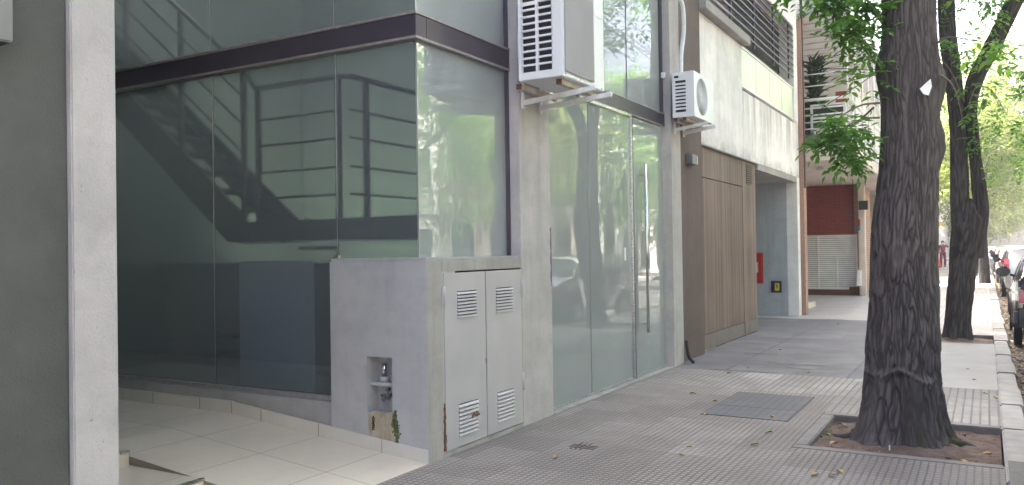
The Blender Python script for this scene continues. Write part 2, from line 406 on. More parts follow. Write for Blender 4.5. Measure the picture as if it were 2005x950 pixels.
def leafmat(name, lo, mid, hi, trans=.45):
    m = NT(name); m.t.nodes.remove(m.b)
    f = m.noise(2.1, 2, .5, m.coord())
    g = m.n('ObjectInfo').outputs['Random']
    n2 = m.noise(19, 2, .5, m.coord())
    v = m.math('ADD', m.math('MULTIPLY', f, .55), m.math('MULTIPLY', n2, .45))
    colr = m.ramp(v, [(.36, lo), (.5, mid), (.66, hi)])
    d = m.n('BsdfPrincipled'); m.l(colr, d.inputs['Base Color']); d.inputs['Roughness'].default_value = .45; d.inputs['Specular IOR Level'].default_value = .35
    t = m.n('BsdfTranslucent')
    m.l(m.mix(1.0, colr, (1.5, 1.45, .7), 'MULTIPLY'), t.inputs[0])
    x = m.n('MixShader'); x.inputs[0].default_value = trans
    m.l(d.outputs[0], x.inputs[1]); m.l(t.outputs[0], x.inputs[2]); m.l(x.outputs[0], m.out.inputs[0])
    return m.m
M['leaf'] = leafmat('ash_leaf', (.055, .15, .04), (.10, .24, .06), (.20, .34, .09), .55)
M['leaf_y'] = leafmat('sunlit_ash_leaf', (.08, .14, .045), (.16, .22, .075), (.31, .33, .13), .55)  # yellow-green copy of the ash leaf, sunlight put into the colour
M['leaf_d'] = leafmat('dark_leaf', (.02, .045, .02), (.04, .08, .03), (.07, .12, .04), .3)
M['fallen'] = leafmat('fallen_leaf', (.30, .16, .05), (.45, .30, .08), (.58, .44, .13), .1)
M['fallen_green'] = leafmat('fallen_green_leaf', (.12, .2, .03), (.2, .27, .05), (.3, .35, .08), .1)
M['fallen_brown'] = leafmat('fallen_brown_leaf', (.10, .06, .04), (.16, .10, .06), (.25, .16, .1), .1)

# ------------------------------------------------------------ mesh helpers
class MB:
    def __init__(s): s.v = []; s.f = []; s.mi = []; s.sm = []
    def add(s, vs, fs, mi=0, smooth=False):
        o = len(s.v); s.v += [tuple(v) for v in vs]
        for f in fs: s.f.append(tuple(i + o for i in f)); s.mi.append(mi); s.sm.append(smooth)
        return s
    def box(s, x0, x1, y0, y1, z0, z1, mi=0):
        if x0 > x1: x0, x1 = x1, x0
        if y0 > y1: y0, y1 = y1, y0
        if z0 > z1: z0, z1 = z1, z0
        vs = [(x0, y0, z0), (x1, y0, z0), (x1, y1, z0), (x0, y1, z0), (x0, y0, z1), (x1, y0, z1), (x1, y1, z1), (x0, y1, z1)]
        return s.add(vs, [(0, 3, 2, 1), (4, 5, 6, 7), (0, 1, 5, 4), (1, 2, 6, 5), (2, 3, 7, 6), (3, 0, 4, 7)], mi)
    def bar(s, a, b, w, h, mi=0, upv=(0, 0, 1)):
        a, b = Vector(a), Vector(b); d = (b - a).normalized(); u = Vector(upv)
        r = d.cross(u)
        if r.length < 1e-4: r = d.cross(Vector((1, 0, 0)))
        r.normalize(); u = r.cross(d)
        vs = []
        for p in (a, b):
            for i, j in ((-1, -1), (1, -1), (1, 1), (-1, 1)): vs.append(p + r * (i * w / 2) + u * (j * h / 2))
        return s.add(vs, [(0, 1, 2, 3), (7, 6, 5, 4), (0, 4, 5, 1), (1, 5, 6, 2), (2, 6, 7, 3), (3, 7, 4, 0)], mi)
    def tube(s, pts, rad, n=8, mi=0, cap=True):
        pts = [Vector(p) for p in pts]
        if isinstance(rad, (int, float)): rad = [rad] * len(pts)
        vs, fs = [], []
        prev = None
        for i, p in enumerate(pts):
            d = (pts[min(i + 1, len(pts) - 1)] - pts[max(i - 1, 0)]).normalized()
            if prev is None:
                r = d.cross(Vector((0, 0, 1)))
                if r.length < .05: r = d.cross(Vector((1, 0, 0)))
            else: r = prev - d * prev.dot(d)
            r.normalize(); prev = r; u = d.cross(r)
            for k in range(n):
                a = 2 * math.pi * k / n
                vs.append(p + (r * math.cos(a) + u * math.sin(a)) * rad[i])
        for i in range(len(pts) - 1):
            for k in range(n):
                k2 = (k + 1) % n
                fs.append((i * n + k, i * n + k2, (i + 1) * n + k2, (i + 1) * n + k))
        s.add(vs, fs, mi, True)
        if cap:
            o = len(s.v) - len(vs)
            s.f.append(tuple(o + k for k in range(n))[::-1]); s.mi.append(mi); s.sm.append(False)
            s.f.append(tuple(o + (len(pts) - 1) * n + k for k in range(n))); s.mi.append(mi); s.sm.append(False)
        return s
    def prism(s, poly, axis, a, b, mi=0):
        """poly: 2D outline in the two other axes (ordered), extruded along axis from a to b"""
        def P(u, v, t):
            return (t, u, v) if axis == 0 else (u, t, v) if axis == 1 else (u, v, t)
        n = len(poly)
        vs = [P(u, v, a) for u, v in poly] + [P(u, v, b) for u, v in poly]
        fs = [tuple(range(n)), tuple(range(2 * n - 1, n - 1, -1))]
        for i in range(n): fs.append((i, i + n, (i + 1) % n + n, (i + 1) % n))
        return s.add(vs, fs, mi)
    def build(s, name, mats, parent=None, bevel=0, seg=2, kind=None, noiseedge=0):
        me = bpy.data.meshes.new(name)
        off = Vector((0, 0, 0))
        p = parent
        while p is not None: off += Vector(p.location); p = p.parent
        me.from_pydata([tuple(Vector(v) - off) for v in s.v], [], s.f)
        if not isinstance(mats, (list, tuple)): mats = [mats]
        for mm in mats: me.materials.append(M[mm] if isinstance(mm, str) else mm)
        for i, p in enumerate(me.polygons):
            p.material_index = min(s.mi[i], len(mats) - 1); p.use_smooth = s.sm[i]
        bm = bmesh.new(); bm.from_mesh(me); bmesh.ops.recalc_face_normals(bm, faces=bm.faces)
        if bevel:
            es = [e for e in bm.edges if len(e.link_faces) == 2 and e.calc_face_angle(0) > R(35) and not (e.link_faces[0].smooth and e.link_faces[1].smooth)]
            bmesh.ops.bevel(bm, geom=es, offset=bevel, segments=seg, affect='EDGES', clamp_overlap=True)
        bm.to_mesh(me); bm.free()
        o = bpy.data.objects.new(name, me); COL.objects.link(o)
        o.parent = parent
        if kind: o['kind'] = kind
        return o

def tag(o, label=None, cat=None, group=None, kind=None):
    if label: o['label'] = label
    if cat: o['category'] = cat
    if group: o['group'] = group
    if kind: o['kind'] = kind
    return o
def thing(name, loc, label, cat, group=None, rz=0):
    o = bpy.data.objects.new(name, None); COL.objects.link(o); o.location = loc; o.rotation_euler = (0, 0, rz)
    o.empty_display_size = .2
    return tag(o, label, cat, group)
def part(name, mats, parent, *boxes, bevel=0):
    b = MB()
    for q in boxes: b.box(*q)
    return b.build(name, mats, parent, bevel)
def copy_tree(o, parent=None):
    c = o.copy(); COL.objects.link(c); c.parent = parent
    for ch in list(o.children): copy_tree(ch, c)
    return c
def struct(name, mats, *boxes, bevel=0):
    return part(name, mats, None, *boxes, bevel=bevel) if False else tag(part(name, mats, None, *boxes, bevel=bevel), kind='structure')

# ------------------------------------------------------------ ground
struct('terrain', 'smooth', (-300, 300, -150, 600, -.60, -.30))
struct('road', 'asphalt', (.27, 8.0, -60, 260, -.30, -.13))
P1 = (-1.15, .07, 6.24, 7.47)      # soil of the near pit
P2 = (-.87, .07, 13.83, 14.97)
def sheet(name, mat, rects, z=0.0):
    b = MB()
    for (x0, x1, y0, y1) in rects: b.box(x0, x1, y0, y1, -.3, z)
    return tag(b.build(name, mat), kind='structure')
sheet('sidewalk', 'pave', [(-3.45, -1.25, -60, 8.45), (-1.25, .08, -60, 6.14)])
sheet('sidewalk', 'bars', [(-3.45, -1.25, 8.45, 9.62), (-1.25, .08, 7.57, 9.42)], .0)
sheet('driveway', 'slabs', [(-3.45, -1.2, 9.62, 14.4), (-6.2, -1.2, 14.4, 17.2)])
sheet('sidewalk', 'smooth', [(-1.2, .08, 9.42, 13.75), (-1.2, .08, 15.05, 17.0), (-1.2, -.95, 13.75, 15.05), (-1.25, -1.2, 9.42, 9.62)])
sheet('sidewalk', 'palefloor', [(-9, -1.0, 17.2, 34)])
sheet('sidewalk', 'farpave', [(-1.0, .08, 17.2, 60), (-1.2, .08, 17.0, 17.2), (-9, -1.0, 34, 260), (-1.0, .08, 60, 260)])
# kerb stones: slightly uneven
kb = MB(); yy = -20.0
while yy < 120:
    L = random.uniform(.8, 1.15); j = random.uniform(-.012, .012); dz = random.uniform(-.012, .01)
    kb.box(.082, .26 + j, yy, yy + L - .012, -.32, dz + .002); yy += L
tag(kb.build('kerb', 'kerb', None, .012), kind='structure')
kb = MB(); kb.box(7.95, 8.1, -60, 260, -.32, .0); tag(kb.build('kerb', 'kerb', None), kind='structure')
struct('sidewalk', 'palefloor', (8.1, 11.4, -60, 260, -.3, 0))
# tree pit edges and soil
def pit(rx0, rx1, ry0, ry1, wdt, h):
    b = MB()
    b.box(rx0 - wdt, rx1 + .01, ry0 - wdt, ry0, -.1, h); b.box(rx0 - wdt, rx1 + .01, ry1, ry1 + wdt, -.1, h)
    b.box(rx0 - wdt, rx0, ry0, ry1, -.1, h)
    tag(b.build('tree_pit_edge', 'pitedge', None, .008), kind='structure')
    n = 60; vs = []; fs = []
    for i in range(n + 1):
        for k in range(n + 1):
            x = rx0 + (rx1 - rx0) * i / n; y = ry0 + (ry1 - ry0) * k / n
            z = -.05 + .028 * noise.noise(Vector((x * 3, y * 3, 0))) + .012 * noise.noise(Vector((x * 14, y * 14, 3)))
            d = math.hypot(x + .52, y - 6.85) if ry0 < 10 else math.hypot(x + .42, y - 14.25)
            z += .10 * math.exp(-(d / .40) ** 2) * (1 + .5 * noise.noise(Vector((x * 7, y * 7, 9))))
            vs.append((x, y, z))
    for i in range(n):
        for k in range(n): fs.append((i * (n + 1) + k, (i + 1) * (n + 1) + k, (i + 1) * (n + 1) + k + 1, i * (n + 1) + k + 1))
    b = MB(); b.add(vs, fs, 0, True); tag(b.build('soil', 'soil'), kind='structure')
pit(*P1, .10, .003)
pit(*P2, .08, .004)
# entry floor: upper landing, ramp, steps
b = MB()
b.box(-12, -5.25, 2.3, 4.56, -.2, .18)
b.prism([(-5.25, -.2), (-3.33, -.2), (-3.33, .004), (-5.25, .18)], 1, 3.37, 4.56)
b.box(-5.25, -4.87, 2.3, 3.37, -.2, .18); b.box(-4.87, -4.15, 2.3, 3.37, -.2, .09); b.box(-4.15, -3.4501, 2.3, 3.37, -.2, .003)
tag(b.build('entry_floor', 'creamtile'), kind='structure')
b = MB()
b.box(-4.885, -4.862, 2.3, 3.37, .172, .186); b.box(-4.165, -4.142, 2.3, 3.37, .082, .096)
tag(b.build('step_edge', 'alu'), kind='structure')
# worn marks and cracks in the driveway
def crack(pts, wdt):
    b = MB(); n = len(pts)
    vs = []
    for i, (x, y) in enumerate(pts):
        ww = wdt * random.uniform(.3, 1.2)
        vs += [(x, y - ww, .004), (x, y + ww, .004)]
    b.add(vs, [(2 * i, 2 * i + 2, 2 * i + 3, 2 * i + 1) for i in range(n - 1)])
    return tag(b.build('pavement_crack', 'skirtjoint'), kind='structure')
def wob(x0, x1, y, n=14, a=.04): return [(x0 + (x1 - x0) * i / n, y + random.uniform(-a, a)) for i in range(n + 1)]
crack(wob(-2.9, -2.45, 11.3, 12, .05), .02); crack(wob(-2.4, -1.7, 10.45, 14, .05), .022)
crack(wob(-2.75, -2.3, 10.6, 10, .02), .012);
crack(wob(-2.9, -2.1, 9.66, 10, .01), .02); crack(wob(-2.9, -2.45, 17.22, 8, .02), .03); crack(wob(-2.4, -1.6, 10.15, 14, .06), .012)

# ------------------------------------------------------------ building one: glazed office front
off = thing('office_building', (-5, 6, 0), 'grey concrete office front with frosted glass panes above a rendered meter cabinet', 'building')
XF, XB = -3.40, -3.32
part('dark_wall', 'stucco', off, (-3.75, -3.415, -8, 2.08, 0, 16))
cb_ = MB()
n = 60
for i in range(n):   # column with slightly chipped arrises
    z0, z1 = 16 * i / n * .35, 16 * (i + 1) / n * .35
    cb_.box(-3.75, -3.385, 2.085 + random.uniform(-.003, .003), 2.295 + random.uniform(-.003, .002), z0, z1)
cb_.box(-3.75, -3.385, 2.085, 2.295, 5.6, 16)
cb_ = MB().box(-3.75, -3.385, 2.085, 2.295, 0, 16)
col_o = cb_.build('column', 'column', off, .006)
part('column', 'column', off, (-3.75, XB, 5.87, 6.42, 0, 16), bevel=.006)
part('column', 'column', off, (-3.8, XB, 9.66, 10.02, 0, 16), bevel=.005)
# wall block with the tap niche and the meter cabinet
X0n, X1n, Z0n, Z1n = -3.86, -3.63, .31, .71
b = MB()
b.box(-4.20, X0n, 4.552, 4.9, 0, 1.392); b.box(X1n, XB, 4.552, 4.9, 0, 1.392)
b.box(X0n, X1n, 4.552, 4.9, 0, Z0n); b.box(X0n, X1n, 4.552, 4.9, Z1n, 1.392); b.box(X0n, X1n, 4.68, 4.9, Z0n, Z1n)
b.box(-4.20, -3.5, 4.9, 5.868, 0, 1.392)
b.box(-3.5, XB, 4.9, 5.868, 1.315, 1.392); b.box(-3.5, XB, 4.9, 5.868, 0, .035)
blk = b.build('cabinet_block', 'block', off)
b = MB(); b.box(X0n - .0, X1n - .0, 4.585, 4.682, .50, .524)
b.build('niche_shelf', 'block', off, .004)
# cabinet face frame
part('cabinet_surround', 'facade', off, (-3.5, XB + .004, 4.558, 4.73, .002, 1.388), (-3.49, XB + .004, 4.73, 5.872, 1.312, 1.388), (-3.49, XB + .004, 4.73, 5.872, .002, .036), bevel=.003)
def cab_door(y0, y1, hinge, rusty):
    dz0, dz1 = .045, 1.300
    v = []
    for (a, c) in ((.97, 1.165), (.115, .35)):
        cy = (y0 + y1) / 2 + (.02 if hinge < 0 else .0)
        v.append((cy - .13, cy + .13, a, c))
    b = MB(); xf, xb = XB + .008, XB - .015
    ys = [y0 + .006, v[0][0], v[0][1], y1 - .006]
    zs = [dz0, v[1][2], v[1][3], v[0][2], v[0][3], dz1]
    for i in range(3):
        for k in range(5):
            if i == 1 and k in (1, 3): continue
            b.box(xb, xf, ys[i], ys[i + 1], zs[k], zs[k + 1])
    # merge seams invisible: same material
    d = b.build('cabinet_door', 'door_paint', off)
    bm = bmesh.new(); bm.from_mesh(d.data); bmesh.ops.remove_doubles(bm, verts=bm.verts, dist=.0005)
    dead = [f for f in bm.faces if len([g for g in bm.faces if g is not f and set(g.verts) == set(f.verts)])]
    bmesh.ops.delete(bm, geom=dead, context='FACES'); bm.to_mesh(d.data); bm.free()
    d['label'] = 'grey metal cabinet door with rust at its lower hinge side' if rusty else 'grey metal cabinet door beside the column'
    for (a, c, e, f) in v:
        b = MB(); nsl = 8
        for i in range(nsl):
            z = e + (f - e) * (i + .5) / nsl; hh = (f - e) / nsl
            b.prism([(xb, z - hh * .05), (xf + .008, z - hh * .5), (xf + .008, z - hh * .34), (xb, z + hh * .15)], 1, a, c)
            b.prism([(xf - .002, z + hh * .05), (xf + .009, z - hh * .42), (xf + .009, z - hh * .30), (xf - .002, z + hh * .2)], 1, a + .001, c - .001)
        b.build('louvre_vent', 'door_paint', d)
    hy = y0 if hinge < 0 else y1
    for z in (1.14, .38) if hinge > 0 else (1.14,):
        MB().tube([(xf + .004, hy, z - .07), (xf + .004, hy, z + .07)], .010, 8).box(xf - .002, xf + .004, hy - .022, hy + .022, z - .06, z + .06).build('hinge', 'door_paint', d)
    return d
d1 = cab_door(4.745, 5.298, -1, True)
d2 = cab_door(5.302, 5.862, 1, False)
MB().box(XB - .1, XB - .06, 4.74, 5.865, .04, 1.305).build('cabinet_inside', 'slot', off)
b = MB(); pts = []
for i in range(12):
    z = .05 + i * .028; b.box(XB + .0045, XB + .0105, 4.728 + random.uniform(-.006, .004), 4.752 + random.uniform(-.012, .004), z, z + .027)
b.build('rust_stain', 'rust', d1)
b = MB()
for i in range(9):
    y = 5.07 + i * .012; b.box(XB + .0165, XB + .019, y, y + .011, .232 + random.uniform(-.008, .006), .247 + random.uniform(-.004, .012))
b.build('rust_stain', 'rust', d1)
# lock
MB().box(XB + .008, XB + .016, 5.285, 5.303, .60, .64).build('latch', 'trim', d1)
# tap things inside the niche
b = MB(); b.tube([(-3.762, 4.63, .523), (-3.762, 4.63, .565)], .032, 12, 0); b.build('pipe_collar', 'block', off)
b = MB(); b.tube([(-3.764, 4.63, .565), (-3.756, 4.626, .66)], [.017, .0165], 16); b.build('chrome_valve', 'chrome', off)
b = MB(); b.tube([(-3.73, 4.69, .425), (-3.73, 4.60, .425)], .014, 10); b.tube([(-3.775, 4.612, .427), (-3.70, 4.612, .427)], [.012, .016], 8); b.tube([(-3.73, 4.60, .425), (-3.73, 4.57, .405)], .014, 10)
b.tube([(-3.73, 4.63, .40), (-3.73, 4.63, .475)], .007, 8); b.tube([(-3.73, 4.61, .47), (-3.73, 4.65, .47)], .011, 8)
b.build('tap', 'asphalt_patch', off)
# stained patch and moss below the niche
def blob(y, pts, name, mat, th=.004, parent=off):
    b = MB(); b.prism(pts, 1, y - th, y); return b.build(name, mat, parent)
m = NT('limescale_stain'); co = m.coord()
bs = m.ramp(m.noise(1, 6, .7, m.coord((22, 22, 5))), [(.35, (.30, .23, .16)), (.55, (.38, .33, .26)), (.75, (.40, .39, .37))])
bs = m.mix(m.math('MULTIPLY', m.ramp(m.noise(1, 5, .7, m.coord((26, 26, 8), )), [(.55, (0, 0, 0)), (.65, (1, 1, 1))]), .6), bs, (.16, .17, .07))
m.l(bs, m.b.inputs['Base Color']); m.b.inputs['Roughness'].default_value = .8; m.bump(m.noise(40, 6, .7, co), .6, .01)
M['lime'] = m.m
blob(4.553, [(-3.845, .135), (-3.75, .105), (-3.63, .10), (-3.612, .16), (-3.618, .24), (-3.605, .30), (-3.625, .335), (-3.70, .318), (-3.80, .325), (-3.852, .30), (-3.848, .2)], 'limescale_patch', 'lime', .003)
b = MB()
for i in range(520):
    t = random.random() ** .9; z = .105 + t * .235
    wd = (.010 + .026 * math.sin(min(1, t * 1.1) * math.pi) ** .8) * (.75 + .5 * noise.noise(Vector((0, z * 30, 0))))
    x = -3.600 + random.gauss(0, .5) * wd + .010 * math.sin(t * 6)
    if z < .20 and random.random() < .65: continue
    r = random.uniform(.0018, .0055)
    b.box(x - r, x + r, 4.547 + random.uniform(-.003, .002), 4.553, z - r * 1.3, z + r * 1.3)
b.build('moss', 'moss', off)
b = MB()
for i in range(60):
    z = .19 + random.random() * .1; x = -3.80 + random.uniform(-.012, .01); r = random.uniform(.002, .005)
    b.box(x - r, x + r, 4.548, 4.553, z - r, z + r)
b.build('moss', 'moss', off)
# low wall and skirting under the left glass
part('low_wall', 'lowwall', off, (-12, -4.20, 4.568, 4.82, 0, .352), bevel=.004)
b = MB(); b.box(-12, -5.25, 4.556, 4.5675, .18, .28)
b.prism([(-5.25, .18), (-3.325, .004), (-3.325, .095), (-5.25, .28)], 1, 4.540, 4.5515)
b.build('skirting', 'skirt', off)
for x, z in ((-6.85, .18), (-6.25, .18), (-5.65, .18)): MB().box(x - .002, x + .002, 4.5545, 4.557, z, z + .1).build('skirting_joint', 'skirtjoint', off)
for x in (-5.25, -4.92, -4.32, -3.72):
    z = .18 * (-3.325 - x) / 1.925; MB().box(x - .002, x + .002, 4.5385, 4.541, z + .004, z + .096).build('skirting_joint', 'skirtjoint', off)
# glass panes
def pane(name, x0, x1, y0, y1, z0, z1, mat='frost'): return MB().box(x0, x1, y0, y1, z0, z1).build(name, mat, off)
YL = 4.632
ZB0, ZB1 = 2.965, 3.115
for (xa, xb) in ((-9.6, -8.3), (-8.295, -6.9), (-6.895, -5.545), (-5.54, -4.19)):
    pane('window_pane', xa, xb, YL, YL + .01, .385, ZB0 + .03)
pane('window_pane', -4.185, XF - .052, YL, YL + .01, 1.415, ZB0 + .03)
pane('window_pane', XF - .05, XF - .04, YL + .0, 5.868, 1.415, ZB0 + .03, 'frostdoor')
for (xa, xb) in ((-9.6, -8.3), (-8.295, -6.9), (-6.895, -5.565), (-5.56, -4.20), (-4.195, XF - .052)):
    pane('window_pane', xa, xb, YL, YL + .01, ZB1 - .03, 5.9)
pane('window_pane', XF - .05, XF - .04, YL, 5.868, ZB1 - .03, 5.9, 'frostdoor')
for (ya, yb) in ((6.42, 7.40), (7.405, 8.52), (8.56, 9.64)):
    pane('window_pane', XF - .05, XF - .04, ya, yb, ZB1 - .03, 5.9, 'frostdoor')
pane('window_pane', XF - .02, XF - .01, 6.425, 7.418, .03, ZB0 - .02, 'frostdoor')
pane('window_pane', XF - .02, XF - .01, 7.422, 8.51, .03, ZB0 - .02, 'frostdoor')
gd = pane('glass_door', XF - .02, XF - .01, 8.60, 9.58, .03, ZB0 - .03, 'frostdoor')
# bottom channel and sills
part('window_sill', 'trim', off, (-12, -4.20, 4.60, 4.68, .353, .386), bevel=.002)
part('window_sill', 'block', off, (-4.20, XB - .012, 4.565, 4.70, 1.393, 1.414), (-3.52, XB - .012, 4.7, 5.868, 1.393, 1.414), bevel=.003)
part('window_trim', 'beam', off, (XF - .055, XF - .01, 5.845, 5.869, 1.414, ZB0), (XF - .055, XF - .01, 5.845, 5.869, ZB1, 5.9), bevel=.002)
# steel beam round the corner
b = MB(); b.box(-12, XF, 4.575, 4.70, ZB0, ZB1); b.box(XF - .12, XF, 4.7002, 5.868, ZB0, ZB1)
b.build('steel_beam', 'beam', off, .003)
b = MB(); b.box(-12, XF + .008, 4.567, 4.66, ZB1, ZB1 + .02); b.box(XF - .1, XF + .008, 4.6601, 5.868, ZB1, ZB1 + .02)
b.box(-12, XF + .004, 4.571, 4.66, ZB0 - .02, ZB0); b.box(XF - .1, XF + .004, 4.6601, 5.868, ZB0 - .02, ZB0)
b.build('beam_trim', 'trim', off, .002)
part('steel_beam', 'beam', off, (XF - .12, XF + .0, 6.42, 9.82, ZB0, ZB1 - .01), bevel=.003)
part('beam_trim', 'trim', off, (XF - .1, XF + .006, 6.42, 9.655, ZB1 - .01, ZB1 + .008), (XF - .1, XF + .006, 6.42, 9.655, ZB0 - .012, ZB0), bevel=.002)
# door frame and handle
b = MB(); b.box(XF - .04, XF + .012, 8.51, 8.545, 0, ZB0 - .012); b.box(XF - .04, XF + .012, 7.2, 8.51, ZB0 - .04, ZB0 - .012)
b.build('door_frame', 'alu', off, .002)
MB().box(XF - .04, XF + .008, 8.55, 8.59, 0, ZB0 - .012).build('door_post', 'beam', off, .002)
part('threshold', 'alu', off, (XF - .06, XF + .005, 6.42, 8.51, .002, .032), bevel=.003)
part('threshold', 'facade', off, (XF - .02, XB + .01, 6.42, 9.65, .0015, .012), (XF - .06, XF + .005, 8.6, 9.65, .002, .028), bevel=.003)
b = MB(); hx = XF + .055
b.tube([(hx, 8.84, .50), (hx, 8.84, 2.42)], .017, 14)
for z in (.60, 2.30): b.tube([(hx, 8.84, z), (XF - .01, 8.84, z)], .008, 8)
b.build('door_handle', 'chrome', gd)
MB().box(XF - .009, XF - .006, 8.32, 8.36, 1.33, 1.47).build('door_sticker', 'whitepaint', off)
part('wall_post', 'beam', off, (XF - .08, XF - .01, 9.60, 9.655, ZB1, 5.9), bevel=.002)
m_ = MB().box(XF - .03, XF + .03, 9.60, 9.64, 3.55, 3.62).build('camera_bracket', 'acwhite', off, .004)
# green sticker on the pane, purple paint on the column edge
b = MB(); b.prism([(6.52, .17), (6.55, .155), (6.565, .19), (6.54, .22), (6.52, .20)], 0, XF - .0095, XF - .0075); b.build('sticker', plain('green_sticker', (.0, .22, .12), .5), off)
b = MB()
for i in range(16):
    z = 1.14 + i * .032; q = .008 + .012 * abs(math.sin(i * .7)); b.prism([(6.418 - q * 1.3, z), (6.4205, z), (6.4205, z + .033), (6.418 - q * 1.2, z + .033)], 0, XB - .001, XB + .0015)
b.build('paint_mark', plain('faded_purple_paint', (.16, .10, .17), .8), off)
# small corner clip on the glass joint
MB().box(-4.20, -4.16, YL - .03, YL - .002, 1.416, 1.44).build('glass_clip', 'alu', off, .002)
for (p_, q_, r_) in (((-4.187, YL - .006, 1.43), (-4.187, YL - .006, ZB0 - .02), .003), ((-5.542, YL - .004, .39), (-5.542, YL - .004, ZB0 - .02), .002),
        ((-4.198, YL - .004, ZB1), (-4.198, YL - .004, 5.8), .002), ((-5.562, YL - .004, ZB1), (-5.562, YL - .004, 5.8), .002),
        ((XF - .038, YL - .002, 1.43), (XF - .038, YL - .002, ZB0 - .02), .003), ((XF - .007, 7.42, .04), (XF - .007, 7.42, ZB0 - .03), .002)):
    MB().tube([p_, q_], r_, 6).build('silicone_joint', 'trim', off)
# shell: back, roof, upper storeys
part('upper_wall', 'facade', off, (-3.8, -3.45, 4.58, 9.66, 5.9, 16), (-12, -3.8, 4.58, 4.9, 5.9, 16))
part('rear_wall', 'interior', off, (-9.9, -9.6, 4.64, 9.8, 0, 5.9))
part('side_wall', 'interior', off, (-9.9, -3.8, 9.82, 10.0, 0, 16))
part('roof', 'facade', off, (-9.9, -3.8, 4.9, 9.82, 15.8, 16))
part('ceiling', 'facade', off, (-9.9, -3.8, 4.9, 9.82, 5.9, 6.1))
part('entry_ceiling', 'facade', off, (-12, -3.75, -8, 4.58, 5.9, 6.1))
part('partition', 'interior_dark', off, (-9.59, -4.6, 7.2, 7.28, .03, 1.35))
part('dado', 'interior_dark', off, (-9.598, -9.55, 4.95, 7.199, .03, 1.35))
part('ground_slab', 'floor_in', off, (-9.6, -3.50, 4.9, 9.82, .0, .03), (-9.6, -4.2, 4.82, 4.9, .0, .03))
part('added_end_wall', 'interior_dark', off, (-12.19, -9.61, 4.584, 4.89, .01, 5.89))  # unseen wall added to stop stray sun entering the entry
part('entry_back_wall', 'interior_dark', off, (-12.2, -12, -8, 4.9, 0, 16), (-12, -3.75, 2.25, 2.3, 0, 5.9))
for k in range(3):
    for y in (5.0, 7.0, 8.4):
        f = MB().box(-3.449, -3.42, y, y + .9, 7.2 + k * 3, 8.7 + k * 3).build('window', 'glassdark', off)
# board leaning behind the glass
tag(part('leaning_board', 'board', None, (-5.47, -4.635, 4.825, 4.845, .032, 1.40)), 'pale bluish board standing upright behind the lower frosted pane', 'board')
# interior tube light
tl = thing('tube_light', (-7.6, 6.6, 5.6), 'thin lit tube lamp glowing behind the frosted glass', 'lamp')
MB().box(-8.4, -5.2, 6.55, 6.65, 5.62, 5.9).build('housing', 'whitepaint', tl)
MB().tube([(-8.3, 6.6, 5.58), (-5.3, 6.6, 5.58)], .03, 10).build('tube', plain('lit_tube', (1, .98, .9), .5, emit=13), tl)

tl = thing('tube_light', (-7.8, 8.0, 1.62), 'added unseen tube lamp giving the greenish glow behind the stair landing', 'lamp')  # unseen lamp added to brighten the wall behind the landing
MB().box(-9.0, -6.3, 8.0, 8.08, 1.60, 1.66).box(-9.0, -6.3, 7.96, 8.0, 1.60, 1.82).build('housing', 'whitepaint', tl)  # taller front box is an added shield against lamp light on the floor
MB().tube([(-8.9, 8.04, 1.70), (-6.4, 8.04, 1.70)], .03, 10).build('tube', plain('added_glow_tube', (.92, 1, .62), .5, emit=15), tl)

# staircase
st = thing('indoor_staircase', (-6.3, 5.6, .03), 'black steel staircase with landing and bar railing seen blurred through frosted glass', 'staircase')
b = MB(); b.box(-6.42, -4.9, 5.58, 5.66, 1.58, 1.77); b.box(-4.98, -4.9, 5.66, 7.1, 1.58, 1.77); b.box(-6.42, -4.98, 5.66, 7.1, 1.70, 1.76); b.box(-4.9, -3.9, 5.58, 5.66, 1.58, 1.77)
b.build('landing', 'stair', st)
for y in (5.60, 6.3):
    MB().prism([(-6.42, 1.58), (-6.25, 1.80), (-8.1, 3.27), (-9.4, 4.3), (-9.4, 3.92), (-8.2, 2.95), (-6.5, 1.58)], 1, y, y + .05).build('stringer', 'stair', st)
for i in range(11):
    x = -6.55 - i * .27; z = 1.93 + i * .215
    MB().box(x - .27, x + .02, 5.65, 6.3, z - .04, z).build('tread', 'stair', st)
def rail(o, a, b_, nm='rail', r=.02): return MB().tube([a, b_], r, 8).build(nm, 'stair', o)
for (x, y, z0, z1) in ((-6.08, 5.62, 1.77, 3.06), (-5.06, 5.62, 1.77, 3.06), (-4.93, 5.85, 1.77, 3.03), (-4.93, 7.0, 1.77, 3.03), (-6.28, 5.62, 1.77, 3.28), (-8.1, 5.62, 3.1, 4.75), (-7.2, 5.62, 2.5, 4.0)):
    MB().bar((x, y, z0), (x, y, z1), .045, .045).build('post', 'stair', st)
MB().bar((-6.10, 5.62, 3.06), (-5.04, 5.62, 3.06), .05, .04).bar((-4.93, 5.62, 3.05), (-4.93, 7.05, 3.05), .05, .04).bar((-5.06, 5.62, 3.055), (-4.93, 5.66, 3.055), .05, .04).bar((-6.28, 5.62, 3.28), (-9.0, 5.62, 5.44), .05, .04).bar((-6.28, 5.62, 3.28), (-6.10, 5.62, 3.06), .05, .04).build('handrail', 'stair', st)
for z in (2.75, 2.50, 2.24, 1.99):
    rail(st, (-6.08, 5.62, z), (-5.06, 5.62, z), r=.012); rail(st, (-4.93, 5.62, z), (-4.93, 7.0, z), r=.012)
for dz in (.28, .56, .84, 1.12):
    rail(st, (-6.28, 5.62, 3.28 - dz), (-9.0, 5.62, 5.44 - dz), r=.012)
# lower flight going down behind
for i in range(7):
    x = -6.7 + 0 * i; MB().box(-6.42 - .27 * (i + 1), -6.42 - .27 * i, 6.75, 7.1, 1.50 - i * .21, 1.54 - i * .21).build('tread', 'stair', st)

